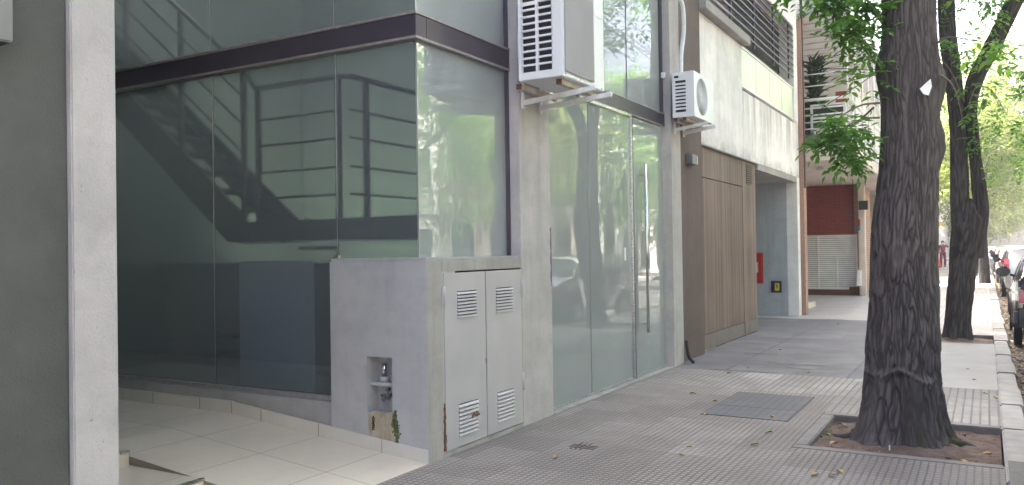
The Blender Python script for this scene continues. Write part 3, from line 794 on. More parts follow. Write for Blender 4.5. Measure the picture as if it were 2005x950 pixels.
# ------------------------------------------------------------ air conditioners
def bracket(name, loc, label, y0, y1, L, ex=0):
    """two L arms fixed to the wall plane x=0 local, pointing to +X"""
    t = thing(name, loc, label, 'bracket', 'steel brackets under the outdoor units')
    X, Y, Z = loc
    for y in (y0, y1):
        MB().bar((X + .015, Y + y, Z - .075), (X + L, Y + y, Z - .02), .028, .042).build('arm', 'bracket', t, .003)
        MB().bar((X + .012, Y + y, Z - .12), (X + .012, Y + y, Z + .22), .03, .022, upv=(1, 0, 0)).build('wall_strip', 'bracket', t, .003)
        MB().tube([(X + L - .01, Y + y - .02, Z - .02), (X + L - .01, Y + y + .02, Z - .02)], .016, 8).build('end_bolt', 'bracket', t)
    for xx in (.07, L - .24):
        f = MB().box(X + xx, X + xx + .045, Y + y0 - .20, Y + y1 + .14, Z, Z + .04).build('cross_rail', 'woodrail', t, .002)
        MB().box(X + xx - .001, X + xx + .046, Y + y0 - .206, Y + y0 - .20, Z - .001, Z + .041).build('rusty_end', 'rust', f)
    return t
def big_ac(loc, wx, wy, h):
    """local: x 0..wx depth (front at +wx), y 0..wy, z 0..h"""
    X, Y, Z = loc
    t = thing('air_conditioner', loc, 'large white outdoor air conditioner with grilled side on the concrete column', 'air conditioner')
    # casing as panels round a dark core
    b = MB(); e = .008
    nx, nz = 2, 13
    gx0, gx1, gz0, gz1 = .03, wx - .085, .06, h - .05
    # side (facing -Y) frame
    b.box(X, X + gx0, Y, Y + .012, Z, Z + h); b.box(X + gx1, X + wx, Y, Y + .012, Z, Z + h)
    b.box(X + gx0, X + gx1, Y, Y + .012, Z, Z + gz0); b.box(X + gx0, X + gx1, Y, Y + .012, Z + gz1, Z + h)
    # front face, top, far side, bottom, back
    b.box(X + wx - .012, X + wx, Y + .012, Y + wy, Z, Z + h)
    b.box(X - .006, X + wx + .006, Y - .006, Y + wy + .006, Z + h, Z + h + .02)
    b.box(X, X + wx - .012, Y + wy - .012, Y + wy, Z, Z + h)
    b.box(X, X + wx - .012, Y + .012, Y + wy - .012, Z, Z + .012)
    b.box(X, X + .012, Y + .012, Y + wy - .012, Z + .012, Z + h)
    b.build('casing', 'acwhite', t, .004)
    MB().box(X + .02, X + gx1 + .03, Y + .05, Y + .056, Z + .03, Z + h - .03).build('coil', 'fin', t)
    b = MB()
    mid = (gx0 + gx1) / 2
    b.box(X + mid - .011, X + mid + .011, Y - .002, Y + .02, Z + gz0, Z + gz1)
    for i in range(1, nz): zz = Z + gz0 + (gz1 - gz0) * i / nz; b.box(X + gx0, X + gx1, Y - .001, Y + .018, zz - .0075, zz + .0075)
    for x in (gx0, gx1 - .006): b.box(X + x, X + x + .006, Y - .001, Y + .02, Z + gz0, Z + gz1)
    b.box(X + gx0, X + mid, Y - .0005, Y + .006, Z + gz0 + (gz1 - gz0) * 9.05 / nz + .03, Z + gz0 + (gz1 - gz0) * 10 / nz)
    b.build('side_grille', 'acwhite', t)
    # front mesh panel
    g = MB().box(X + wx + .0, X + wx + .014, Y + .03, Y + wy * .72, Z + .035, Z + h - .03); g.build('front_grille', 'acgrille', t, .006)
    b = MB()
    for i in range(46):
        y = Y + .04 + i * (wy * .72 - .05) / 46; b.box(X + wx + .014, X + wx + .0165, y, y + .004, Z + .045, Z + h - .04)
    b.build('grille_wires', 'acgrille', t)
    MB().box(X + wx + .0, X + wx + .004, Y + wy * .76, Y + wy - .02, Z + h * .74, Z + h * .82).build('badge', 'whitepaint', t, .001)
    for (y, z) in ((.06, .02), (.4, .02), (.75, .015), (.93, .015)):
        MB().tube([(X + wx, Y + wy * y, Z + z), (X + wx + .004, Y + wy * y, Z + z)], .006, 8).build('screw', 'trim', t)
    return t
bigac = big_ac((-3.175, 5.62, 2.795), .39, .79, .82)
bracket('wall_bracket', (-3.32, 5.92, 2.753), 'white steel bracket with rusty rails under the large air conditioner', .0, .32, .67)
b = MB(); b.tube([(-3.30, 5.90, 3.35), (-3.30, 5.87, 3.22), (-3.30, 5.86, 3.05), (-3.2, 5.90, 2.95)], .022, 8)
tag(b.build('coolant_pipe', 'pipe'), 'short wrapped coolant pipe behind the large air conditioner', 'pipe')

def small_ac(loc, wx, wy, h, label, group=None):
    X, Y, Z = loc
    t = thing('air_conditioner', loc, label, 'air conditioner', group)
    b = MB(); gx0, gx1 = .035, wx * .62; gz0, gz1 = .06, h - .10; ns = 9
    b.box(X, X + gx0, Y, Y + .012, Z, Z + h); b.box(X + gx1, X + wx, Y, Y + .012, Z, Z + h)
    b.box(X + gx0, X + gx1, Y, Y + .012, Z, Z + gz0); b.box(X + gx0, X + gx1, Y, Y + .012, Z + gz1, Z + h)
    for i in range(1, ns): zz = Z + gz0 + (gz1 - gz0) * i / ns; b.box(X + gx0, X + gx1, Y + .001, Y + .012, zz - .0115, zz + .0115)
    b.box(X, X + wx - .012, Y + .012, Y + wy, Z + h - .012, Z + h); b.box(X, X + wx - .012, Y + wy - .012, Y + wy, Z, Z + h - .012)
    b.box(X, X + wx - .012, Y + .012, Y + wy - .012, Z, Z + .012); b.box(X, X + .012, Y + .012, Y + wy - .012, Z + .012, Z + h - .012)
    # front with a round opening
    cy, cz, r = Y + wy * .40, Z + h * .5, h * .42; n = 40; x = X + wx
    ring = [(x, cy + r * math.cos(2 * math.pi * k / n), cz + r * math.sin(2 * math.pi * k / n)) for k in range(n)]
    outer = []
    for k in range(n):
        a = 2 * math.pi * k / n; c, s_ = math.cos(a), math.sin(a)
        ty = ((Y + wy - cy) if c > 0 else (cy - Y - .012)) / max(abs(c), 1e-6); tz = ((Z + h - cz) if s_ > 0 else (cz - Z)) / max(abs(s_), 1e-6)
        q = min(ty, tz); outer.append((x, cy + c * q, cz + s_ * q))
    for (yy, zz) in ((Y + wy, Z + h), (Y + .012, Z + h), (Y + .012, Z), (Y + wy, Z)):
        j = min(range(n), key=lambda k: math.hypot(outer[k][1] - yy, outer[k][2] - zz)); outer[j] = (x, yy, zz)
    vs = ring + outer + [(p[0] - .012, p[1], p[2]) for p in ring]
    fs = [(k, (k + 1) % n, n + (k + 1) % n, n + k) for k in range(n)] + [(k, 2 * n + k, 2 * n + (k + 1) % n, (k + 1) % n) for k in range(n)]
    b.add(vs, fs)
    b.box(x - .012, x - .001, Y + .012, Y + .02, Z, Z + h)
    b.build('casing', 'acwhite', t)
    MB().box(X + .02, X + wx - .06, Y + .04, Y + wy - .04, Z + .03, Z + h - .03).build('coil', 'fin', t)
    MB().tube([(X + gx0 - .005, Y - .001, Z + h - .055), (X + gx0 + .045, Y - .001, Z + h - .055)], .014, 8).build('grip', 'slot', t)
    b = MB()
    for k in range(1, 13):
        rr = r * k / 12.2; pts = [(x - .004, cy + rr * math.cos(2 * math.pi * q / 28), cz + rr * math.sin(2 * math.pi * q / 28)) for q in range(29)]
        b.tube(pts, .003, 4, cap=False)
    for k in range(32):
        a = 2 * math.pi * k / 32; b.bar((x - .004, cy + .03 * math.cos(a), cz + .03 * math.sin(a)), (x - .004, cy + r * math.cos(a + .25), cz + r * math.sin(a + .25)), .003, .003)
    b.build('fan_grille', 'acwhite', t)
    b = MB()
    for k in range(3):
        a = 2 * math.pi * k / 3
        p = [(x - .05, cy + rr * math.cos(a + q), cz + rr * math.sin(a + q)) for rr, q in ((.03, 0), (r * .9, -.3), (r * .9, .5), (.03, .8))]
        b.add(p + [(v[0] - .02, v[1], v[2]) for v in p], [(0, 1, 2, 3), (7, 6, 5, 4), (0, 4, 5, 1), (1, 5, 6, 2), (2, 6, 7, 3), (3, 7, 4, 0)])
    b.build('fan', 'acgrille', t)
    return t
small_ac((-3.26, 9.56, 3.04), .27, .80, .545, 'smaller white outdoor air conditioner with round fan beside the brown wall')
bracket('wall_bracket', (-3.32, 9.62, 2.995), 'white steel bracket under the smaller air conditioner with round fan', .16, .50, .42)
b = MB()
def curve(pts, n=8):
    out = []; P_ = [Vector(p) for p in pts]
    for i in range(len(P_) - 1):
        p0, p1, p2, p3 = P_[max(i - 1, 0)], P_[i], P_[i + 1], P_[min(i + 2, len(P_) - 1)]
        for k in range(n):
            t_ = k / n; out.append(.5 * ((2 * p1) + (p2 - p0) * t_ + (2 * p0 - 5 * p1 + 4 * p2 - p3) * t_ ** 2 + (3 * p1 - p0 - 3 * p2 + p3) * t_ ** 3))
    out.append(P_[-1]); return out
b.tube(curve([(-3.35, 9.70, 4.55), (-3.28, 9.78, 4.60), (-3.24, 9.93, 4.52), (-3.24, 9.98, 4.2), (-3.25, 9.90, 3.9), (-3.25, 9.86, 3.6), (-3.27, 9.80, 3.2)]), .028, 8)
tag(b.build('coolant_pipe', 'pipe'), 'white wrapped coolant pipe looping down to the smaller air conditioner', 'pipe')
b = MB(); b.tube(curve([(-3.275, 9.98, .30), (-3.268, 9.99, .18), (-3.255, 10.02, .08), (-3.22, 10.08, .012)]), .021, 10)
tag(b.build('rubber_hose', 'black', None), 'short black rubber hose sticking out at the foot of the white pier', 'hose')

# ------------------------------------------------------------ building two: white balcony block with the timber garage door
wb = thing('apartment_building', (-6, 14, 0), 'white apartment block with brown pier, timber garage door and barred balcony', 'building')
XW = -3.40
part('brown_pier', 'brownwall', wb, (-4.2, -3.365, 10.021, 11.05, 0, 16), bevel=.004)
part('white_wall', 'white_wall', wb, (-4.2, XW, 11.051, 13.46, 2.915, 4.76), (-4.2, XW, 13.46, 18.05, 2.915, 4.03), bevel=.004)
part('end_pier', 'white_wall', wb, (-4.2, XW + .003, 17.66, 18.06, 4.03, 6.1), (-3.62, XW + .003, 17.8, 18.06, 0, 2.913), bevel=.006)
part('upper_wall', 'white_wall', wb, (-4.2, XW, 13.5, 18.06, 6.05, 16), (-4.2, XW, 11.051, 13.5, 7.6, 16), bevel=.004)
part('balcony_slab', 'facade', wb, (-5.2, -3.27, 11.051, 13.52, 4.762, 4.90), bevel=.004)
part('balcony_floor', 'facade', wb, (-5.2, -3.5, 13.52, 17.66, 4.762, 4.88))
part('soffit', 'facade', wb, (-9, XW - .002, 14.42, 17.798, 2.80, 2.914), (-4.2, XW - .004, 11.05, 14.42, 2.897, 2.914))
# drip stains below the balcony glass
b = MB()
# recess behind the balcony with windows
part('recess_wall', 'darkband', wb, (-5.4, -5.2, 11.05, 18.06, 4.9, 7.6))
for (y0, y1) in ((11.5, 12.7), (13.0, 14.0)):
    f = MB().box(-5.199, -5.17, y0, y1, 4.95, 7.0).build('window', 'glassdark', wb)
    b = MB(); b.box(-5.17, -5.14, y0, y0 + .06, 4.95, 7.0); b.box(-5.17, -5.14, y1 - .06, y1, 4.95, 7.0); b.box(-5.17, -5.14, y0, y1, 6.94, 7.0); b.build('window_frame', 'whitepaint', f)
# dark woven screen behind the bars
m = NT('woven_screen'); co = m.coord()
m.l(m.ramp(m.noise(16, 5, .8, co, 2), [(.42, (.015, .016, .013)), (.6, (.07, .065, .05)), (.75, (.2, .19, .16))]), m.b.inputs['Base Color']); m.b.inputs['Roughness'].default_value = .9
m.bump(m.noise(22, 5, .8, co), 1, .03); M['screen'] = m.m
part('woven_screen', 'screen', wb, (-3.72, -3.68, 13.9, 17.65, 4.9, 6.04))
for i in range(9):
    z = 4.99 + i * .125
    MB().bar((-3.40, 11.3, z), (-3.40, 17.66, z), .022, .022).build('balcony_bar', 'beam', wb)
for y in (11.32, 12.9, 14.4, 15.9, 17.3):
    MB().bar((-3.425, y, 4.9), (-3.425, y, 6.08), .04, .03).build('balcony_post', 'beam', wb)
for i in range(4):
    y0 = 13.48 + i * 1.04
    MB().box(-3.44, -3.425, y0, y0 + 1.02, 4.13, 4.74).build('balcony_glass', 'greenglass', wb, .002)
part('glass_rail', 'whitepaint', wb, (-3.46, -3.41, 13.46, 17.64, 4.742, 4.765), (-3.46, -3.42, 13.46, 17.64, 4.105, 4.128))
part('gap_void', 'slot', wb, (-3.62, -3.60, 13.46, 17.66, 4.03, 4.13), (-3.62, -3.60, 13.46, 17.66, 4.7, 4.9))
# garage
g = MB()
gd_ = MB().box(-3.52, -3.455, 11.08, 13.53, .23, 2.45).build('garage_door', 'timber', wb)
part('kick_plate', 'kick', gd_, (-3.53, -3.448, 11.08, 13.53, .012, .222), bevel=.002)
b = MB().box(-3.447, -3.425, 11.78, 11.80, 1.55, 1.57)
part('door_header', 'timber', wb, (-3.54, -3.455, 11.06, 13.55, 2.465, 2.896))
sp_ = part('side_panel', 'timber', wb, (-3.52, -3.452, 13.552, 14.42, .232, 2.896))
part('kick_plate', 'kick', sp_, (-3.53, -3.445, 13.552, 14.42, .012, .225), bevel=.002)
MB().box(-3.446, -3.440, 13.80, 14.16, .04, .20).build('hatch', 'kick', sp_, .002)
b = MB()
for i in range(9): z = 2.52 + i * .037; b.box(-3.4515, -3.440, 13.80, 14.2, z, z + .016)
b.build('louvre_vent', 'timber', sp_)
MB().box(-3.4518, -3.4505, 13.80, 14.2, 2.515, 2.85).build('vent_void', 'slot', sp_)
part('reveal', 'slot', wb, (-3.75, -3.56, 11.05, 14.419, 0, 2.896))
# open niche
part('niche_wall', 'niche', wb, (-9, -3.621, 17.8, 18.06, 0, 2.80), (-9, -8.9, 14.42, 17.8, 0, 2.80), (-8.9, -3.76, 14.42, 14.44, 0, 2.80))
part('roof', 'facade', wb, (-9, -4.2, 10.02, 18.06, 15.7, 16), (-9, -8.8, 10.02, 14.4, 0, 15.7), (-9, -4.2, 17.9, 18.06, 2.95, 15.7))
for k in range(3):
    for y in (11.6, 14.2, 16.2): MB().box(-3.399, -3.37, y, y + 1.1, 8.0 + k * 2.8, 9.5 + k * 2.8).build('window', 'glassdark', wb)
# wall lamp on the brown pier
wl = thing('wall_lamp', (-3.33, 10.5, 2.6), 'small grey box lamp high on the brown pier', 'wall lamp')
MB().box(-3.364, -3.27, 10.34, 10.55, 2.55, 2.68).build('housing', 'greylamp', wl, .006)
MB().box(-3.364, -3.28, 10.55, 10.60, 2.56, 2.67).build('lens', 'lamp_glass', wl, .004)
wl = thing('wall_lamp', (-3.35, 1.75, 2.35), 'dark box lamp on the charcoal wall at the left edge', 'wall lamp')
MB().box(-3.414, -3.30, 1.60, 1.80, 2.30, 2.62).build('housing', 'greylamp', wl, .006)
MB().box(-3.40, -3.315, 1.62, 1.78, 2.292, 2.30).build('lens', 'slot', wl)
# fire hose cabinet, gas box
hc = thing('hose_cabinet', (-4.2, 17.75, 1.0), 'red fire hose cabinet on the bluish niche wall', 'fire cabinet')
MB().box(-4.62, -4.12, 17.765, 17.799, .68, 1.34).build('frame', 'red', hc, .004)
MB().box(-4.58, -4.155, 17.757, 17.765, .72, 1.30).build('door', surf('red_glass_front', (.42, .04, .035), .12, .25, 9), hc, .003)
MB().box(-4.27, -4.22, 17.752, 17.757, .92, 1.14).build('hose_window', 'lamp_glass', hc, .002)
gb = thing('service_box', (-3.85, 17.78, .6), 'black service box with yellow warning sticker low on the niche wall', 'service box')
MB().box(-3.96, -3.745, 17.77, 17.799, .49, .74).build('frame', 'blackplate', gb, .004)
MB().box(-3.88, -3.79, 17.764, 17.77, .53, .69).build('sticker', 'yellow', gb)
b = MB()
b.prism([(-3.845, .665), (-3.82, .665), (-3.83, .62), (-3.815, .62), (-3.848, .555), (-3.84, .605), (-3.857, .605)], 1, 17.7625, 17.764)
b.build('warning_mark', 'blackplate', gb)
# conduit and cables on the joint between the buildings
cd = thing('drain_pipe', (-3.3, 18.1, 0), 'grey vertical pipe on the seam between white block and brick building', 'pipe')
MB().tube([(-3.36, 18.10, 0), (-3.36, 18.10, 2.5)], .035, 10).build('pipe_length', 'slabgrey', cd)
b = MB()
random.seed(3)
for i in range(4):
    z0 = 6.9
    pts = [(-3.33 + i * .012, 18.12 + .01 * math.sin(k * 1.7 + i), 7.2 - k * .75) for k in range(7)]
    b.tube(curve(pts, 3), .012, 5)
tag(b.build('wall_cables', 'wire'), 'bundle of dark cables running down the seam of the white block', 'cables')
b = MB()
for (z, z2, x2, y2) in ((5.35, 5.75, -1.0, 17.2), (5.33, 5.15, -1.2, 17.8), (4.1, 5.0, -1.6, 17.5), (4.6, 5.25, -1.2, 18.2)):
    b.tube(curve([(-3.32, 18.12, z), ((-3.32 + x2) / 2 - .3, 18.0, (z + z2) / 2 - .12), (x2, y2, z2), (.9, 17.0, z2 + 1.8)]), .009, 5)
for (z, r) in ((5.35, .09), (6.4, .07)):
    b.tube([(-3.30 + .02, 18.05 + r * math.cos(a), z + r * math.sin(a)) for a in [k * .45 for k in range(15)]], .008, 5)
tag(b.build('street_cables', 'wire'), 'thin dark cables strung from the seam towards the tree', 'cables')

# ------------------------------------------------------------ building three: brick and white balconies
b3 = thing('brick_building', (-6, 24, 0), 'brick entrance building with white balconies and cream overhang', 'building')
part('brick_edge', 'brick_edge', b3, (-3.9, -3.31, 18.065, 18.32, 0, 6.3))
part('side_wall', 'cream', b3, (-9, -8.8, 18.1, 34, 0, 6.8), (-9, -3.9, 18.07, 18.15, 0, 3.25))
part('brick_wall', 'brick', b3, (-8.8, -3.34, 25.95, 26.2, 0, 3.27))
part('brick_return', 'brick2', b3, (-3.34, -3.20, 25.9, 28.5, 0, 3.27))
part('column', 'cream', b3, (-3.20, -3.02, 25.6, 25.85, 0, 3.27), (-2.72, -2.55, 31.5, 31.8, 0, 3.27), bevel=.02)
part('beige_wall', 'cream', b3, (-9, -2.72, 32.0, 32.3, 0, 3.27))
sh = MB(); n = 26
for i in range(n):
    z = .20 + i * 1.56 / n; sh.prism([(25.865, z), (25.885, z + .042), (25.905, z + .042), (25.885, z)], 0, -4.95, -3.30)
MB().box(-4.95, -3.30, 25.912, 25.93, .19, 1.77).build('added_screen_back', 'slabgrey', b3)  # added backing panel, its grey stands in for shade between the slats
shu = sh.build('louvre_screen', 'shutter', b3)
b = MB()
for x in (-4.36, -3.285): b.box(x - .02, x + .02, 25.84, 25.87, .18, 1.78)
b.box(-3.85, -3.81, 25.84, 25.87, .18, 1.12); b.box(-4.95, -3.27, 25.835, 25.87, 1.75, 1.79); b.box(-4.36, -3.27, 25.835, 25.87, 1.10, 1.14); b.box(-4.95, -3.27, 25.835, 25.87, .17, .21)
b.build('screen_frame', 'shutter', shu)
part('rust_base', 'rust', b3, (-4.9, -3.2, 25.80, 25.94, .0, .14), (-3.5, -3.2, 25.79, 25.9, .1, .24))
part('meter_box', 'whitepaint', b3, (-3.24, -3.13, 25.4, 25.58, .3, .75), bevel=.01)
part('ground_slab_overhang', 'cream', b3, (-8.8, -2.35, 18.33, 34, 3.28, 3.56), bevel=.01)
part('parapet', 'darkband', b3, (-3.9, -2.42, 18.38, 18.5, 3.56, 3.84), (-2.5, -2.40, 18.5, 34, 3.56, 3.62))
part('soffit_lamp', 'lamp_glass', b3, (-3.33, -3.15, 19.6, 19.8, 3.18, 3.28), bevel=.03)
part('soffit_lamp', 'lamp_glass', b3, (-3.05, -2.8, 20.0, 20.25, 6.2, 6.36), bevel=.03)
up3 = part('upper_slab', 'pale', b3, (-8.8, -2.40, 18.33, 34, 6.38, 6.72))
part('slab_edge', 'slabgrey', b3, (-8.8, -2.38, 18.25, 18.33, 6.40, 7.0))
b = MB()
for i in range(12): y = 18.9 + i * .62; b.box(-5.2, -2.43, y, y + .03, 6.365, 6.378)
b.build('soffit_joint', 'slabgrey', up3)
part('facade_wall', 'pale', b3, (-8.8, -3.75, 25.6, 25.9, 3.57, 6.37), (-3.43, -3.3, 25.6, 34, 3.57, 6.37))
part('brick_panel', 'redbrown', b3, (-3.75, -3.43, 25.6, 25.7, 3.57, 6.0))
part('wall_top', 'pale', b3, (-3.75, -3.43, 25.6, 25.9, 6.0, 6.37))
for (x0, x1) in ((-4.9, -4.45), (-5.8, -5.2)):
    f = MB().box(x0, x1, 25.55, 25.598, 3.7, 5.9).build('window', 'glassdark', b3)
    MB().box(x0 - .05, x1 + .05, 25.53, 25.55, 5.9, 5.97).box(x0 - .05, x0, 25.53, 25.55, 3.7, 5.9).box(x1, x1 + .05, 25.53, 25.55, 3.7, 5.9).build('window_frame', 'whitepaint', f)
# railings of the two balconies
for z, r in ((3.98, .018), (4.12, .018), (4.27, .018), (4.60, .035), (4.42, .018), (4.90, .014), (5.15, .014)):
    MB().tube([(-3.42, 18.42, z), (-2.46, 18.42, z)], r, 6).build('rail', 'whitepaint', b3)
    MB().tube([(-2.46, 18.42, z), (-2.46, 34, z)], r, 6).build('rail', 'whitepaint', b3)
for y in (18.42, 19.6, 20.8, 22, 23.2, 24.4, 25.6, 26.8, 28, 29.2, 30.4, 31.6, 32.8):
    MB().tube([(-2.46, y, 3.6), (-2.46, y, 6.38)], .022, 6).build('rail_post', 'whitepaint', b3)
MB().tube([(-3.40, 18.42, 3.84), (-3.40, 18.42, 6.38)], .02, 6).build('rail_post', 'whitepaint', b3)
part('door_number_sign', 'red', b3, (-3.195, -3.14, 25.57, 25.6, 2.05, 2.22))
part('door_plate', 'teal', b3, (-3.195, -3.14, 25.57, 25.6, 1.9, 2.05))
part('ramp_block', 'cream', b3, (-3.95, -3.62, 18.9, 21.0, 0, .12), (-3.95, -3.8, 18.9, 20.8, .12, .26))
for (x, y, z) in ((-3.05, 25.56, 2.62), (-2.64, 31.4, 2.5)):
    t = thing('wall_lamp', (x, y, z), 'black box lamp on the cream column beside the brick wall' if y < 30 else 'black box lamp on the farther cream column', 'wall lamp')
    MB().box(x - .10, x + .14, y - .16, y - .02, z - .13, z + .13).build('housing', 'blackplate', t, .01)
    MB().box(x - .03, x + .05, y - .02, y + .045, z - .05, z + .05).build('arm', 'blackplate', t)
# items on the balcony
small_b = thing('air_conditioner', (-3.2, 18.7, 3.57), 'white outdoor unit standing on the balcony behind the white rails', 'air conditioner')
b = MB(); X, Y, Z = -3.25, 18.62, 3.97
b.box(X, X + .72, Y + .0, Y + .3, Z, Z + .04); b.box(X, X + .72, Y, Y + .3, Z + .52, Z + .56); b.box(X, X + .05, Y, Y + .3, Z + .04, Z + .52); b.box(X + .67, X + .72, Y, Y + .3, Z + .04, Z + .52); b.box(X + .05, X + .67, Y, Y + .02, Z + .23, Z + .28)
b.box(X + .02, X + .06, Y + .02, Y + .28, 3.57, Z); b.box(X + .66, X + .70, Y + .02, Y + .28, 3.57, Z)
b.build('casing', 'acwhite', small_b, .004)
MB().box(X + .05, X + .67, Y + .04, Y + .27, Z + .05, Z + .51).build('coil', 'fin', small_b)

# leaves -------------------------------------------------------------
def leaf_mesh(pos, nrm, dr, size, wid=.42):
    """numpy: kite shaped folded leaves. pos,nrm,dr (N,3) size (N,)"""
    N = len(pos)
    dr = dr / np.linalg.norm(dr, axis=1, keepdims=True)
    side = np.cross(dr, nrm); side /= np.maximum(np.linalg.norm(side, axis=1, keepdims=True), 1e-6)
    nn = np.cross(side, dr)
    s = size[:, None]
    a = pos; tip = pos + dr * s - nn * s * .12
    m1 = pos + dr * s * .45
    l = m1 + side * s * wid * .5 + nn * s * .06; r = m1 - side * s * wid * .5 + nn * s * .06
    l2 = pos + dr * s * .75 + side * s * wid * .32; r2_ = pos + dr * s * .75 - side * s * wid * .32
    V = np.stack([a, l, l2, tip, r2_, r], 1).reshape(-1, 3)
    base = np.arange(N)[:, None] * 6
    Fq = np.concatenate([base + np.array([[0, 1, 2, 3]]), base + np.array([[0, 3, 4, 5]])], 1).reshape(-1, 4)
    return V, Fq
def np_mesh(name, V, Fq, mat, parent=None, off_=(0, 0, 0), smooth=False):
    me = bpy.data.meshes.new(name)
    V = np.asarray(V, np.float32) - np.asarray(off_, np.float32)
    n = len(Fq); k = Fq.shape[1]
    me.vertices.add(len(V)); me.vertices.foreach_set('co', V.ravel())
    me.loops.add(n * k); me.loops.foreach_set('vertex_index', Fq.astype(np.int32).ravel())
    me.polygons.add(n); me.polygons.foreach_set('loop_start', np.arange(0, n * k, k, dtype=np.int32)); me.polygons.foreach_set('loop_total', np.full(n, k, np.int32))
    if smooth: me.polygons.foreach_set('use_smooth', np.ones(n, bool))
    me.update(); me.validate()
    me.materials.append(M[mat] if isinstance(mat, str) else mat)
    o = bpy.data.objects.new(name, me); COL.objects.link(o); o.parent = parent
    return o
def rnd_unit(n):
    v = rng.normal(size=(n, 3)); return v / np.linalg.norm(v, axis=1, keepdims=True)
def leaf_cloud(centers, radii, per, size, squash=.7):
    """compound leaves: sprays of leaflets along short drooping stalks"""
    P_, D_, N_, S_ = [], [], [], []
    for c, r in zip(centers, radii):
        ns = max(1, int(per * (r / .6) ** 2 / 7))
        u = rnd_unit(ns) * (rng.random((ns, 1)) ** .45) * r; u[:, 2] *= squash
        base = c + u
        out = u / (np.linalg.norm(u, axis=1, keepdims=True) + 1e-6) * .6 + rnd_unit(ns) * .6; out[:, 2] -= .35
        out /= np.linalg.norm(out, axis=1, keepdims=True)
        for k in range(7):
            t = (k // 2) / 3.0 * size * 2.0
            sd = np.cross(out, np.array([0, 0, 1.])); sd /= np.maximum(np.linalg.norm(sd, axis=1, keepdims=True), 1e-6)
            sg = 0 if k == 6 else (1 if k % 2 else -1)
            d = out * (.55 if sg else 1) + sd * sg * .9 + rnd_unit(ns) * .18
            nm = np.tile(np.array([0, 0, 1.]), (ns, 1)) + rnd_unit(ns) * .55
            P_.append(base + out * t); D_.append(d); N_.append(nm); S_.append(size * (0.75 + .5 * rng.random(ns)))
    return leaf_mesh(np.concatenate(P_), np.concatenate(N_), np.concatenate(D_), np.concatenate(S_))

# ------------------------------------------------------------ trunks with real furrows
def trunk_mesh(name, mat, parent, spine, radii, nseg, nring, amp, freq, flare=None, off_=(0, 0, 0), seed=0, extra=None, closed_top=False):
    """spine: list of points (x,y,z), radii list; resampled to nring rings"""
    S = [Vector(p) for p in spine]
    cum = [0]
    for i in range(1, len(S)): cum.append(cum[-1] + (S[i] - S[i - 1]).length)
    T = cum[-1]
    def at(t):
        for i in range(1, len(S)):
            if t <= cum[i] or i == len(S) - 1:
                f_ = (t - cum[i - 1]) / max(cum[i] - cum[i - 1], 1e-6); f_ = min(max(f_, 0), 1)
                p0, p1, p2, p3 = S[max(i - 2, 0)], S[i - 1], S[i], S[min(i + 1, len(S) - 1)]
                c = .5 * ((2 * p1) + (p2 - p0) * f_ + (2 * p0 - 5 * p1 + 4 * p2 - p3) * f_ ** 2 + (3 * p1 - p0 - 3 * p2 + p3) * f_ ** 3)
                ff = f_ * f_ * (3 - 2 * f_)
                return c, radii[i - 1] * (1 - ff) + radii[i] * ff
    V = []; ridge = []; pale_ = []
    prev = None
    pts = [at(T * i / (nring - 1)) for i in range(nring)]
    for i, (c, r) in enumerate(pts):
        d = (pts[min(i + 1, nring - 1)][0] - pts[max(i - 1, 0)][0]).normalized()
        rr = Vector((1, 0, 0)) if prev is None else prev
        rr = (rr - d * rr.dot(d)).normalized(); prev = rr; uu = d.cross(rr)
        t = T * i / (nring - 1)
        for k in range(nseg):
            a = 2 * math.pi * k / nseg
            e = rr * math.cos(a) + uu * math.sin(a)
            q = Vector((math.cos(a) * freq, math.sin(a) * freq, t * freq * 1.05 + seed))
            # a net of furrows (zero lines of two warped fields) between long braided ridges
            wv_ = noise.noise(Vector((q.x * .5, q.y * .5, q.z * .35))) * 1.0
            na = abs(noise.noise(Vector((q.x + wv_, q.y - wv_, q.z * .60))))
            nb = abs(noise.noise(Vector((q.x * 1.3 + 11, q.y * 1.3 + wv_, q.z * .66 + 4))))
            n3 = noise.noise(Vector((q.x * 3.3, q.y * 3.3, q.z * 1.8)))
            rd = max(0, min(1, (min(na * 4.2, .25 + nb * 4.0)) * .8 + .25 * n3 + .05))
            big = noise.noise(Vector((math.cos(a) * 1.1, math.sin(a) * 1.1, t * 1.3 + seed))) * .06
            R_ = r * (1 + big)
            if flare: R_ *= flare(a, t)
            ex = extra(a, t) if extra else 0
            sm = 1.0
            pl = 0.0
            if isinstance(ex, tuple): ex, sm, pl = ex
            pale_.append(pl)
            R_ += ex + amp * (rd - .5) * sm
            V.append(c + e * R_); ridge.append(rd * sm + .35 * (1 - sm))
    Fq = []
    for i in range(nring - 1):
        for k in range(nseg):
            k2 = (k + 1) % nseg; Fq.append((i * nseg + k, i * nseg + k2, (i + 1) * nseg + k2, (i + 1) * nseg + k))
    o = np_mesh(name, np.array([tuple(v) for v in V]), np.array(Fq), mat, parent, off_, True)
    at_ = o.data.attributes.new('ridge', 'FLOAT', 'POINT'); at_.data.foreach_set('value', np.array(ridge, np.float32))
    if extra:
        a2 = o.data.attributes.new('scar', 'FLOAT', 'POINT'); a2.data.foreach_set('value', np.array(pale_, np.float32))
    return o

def smooth_gauss(x, s): return math.exp(-(x / s) ** 2)
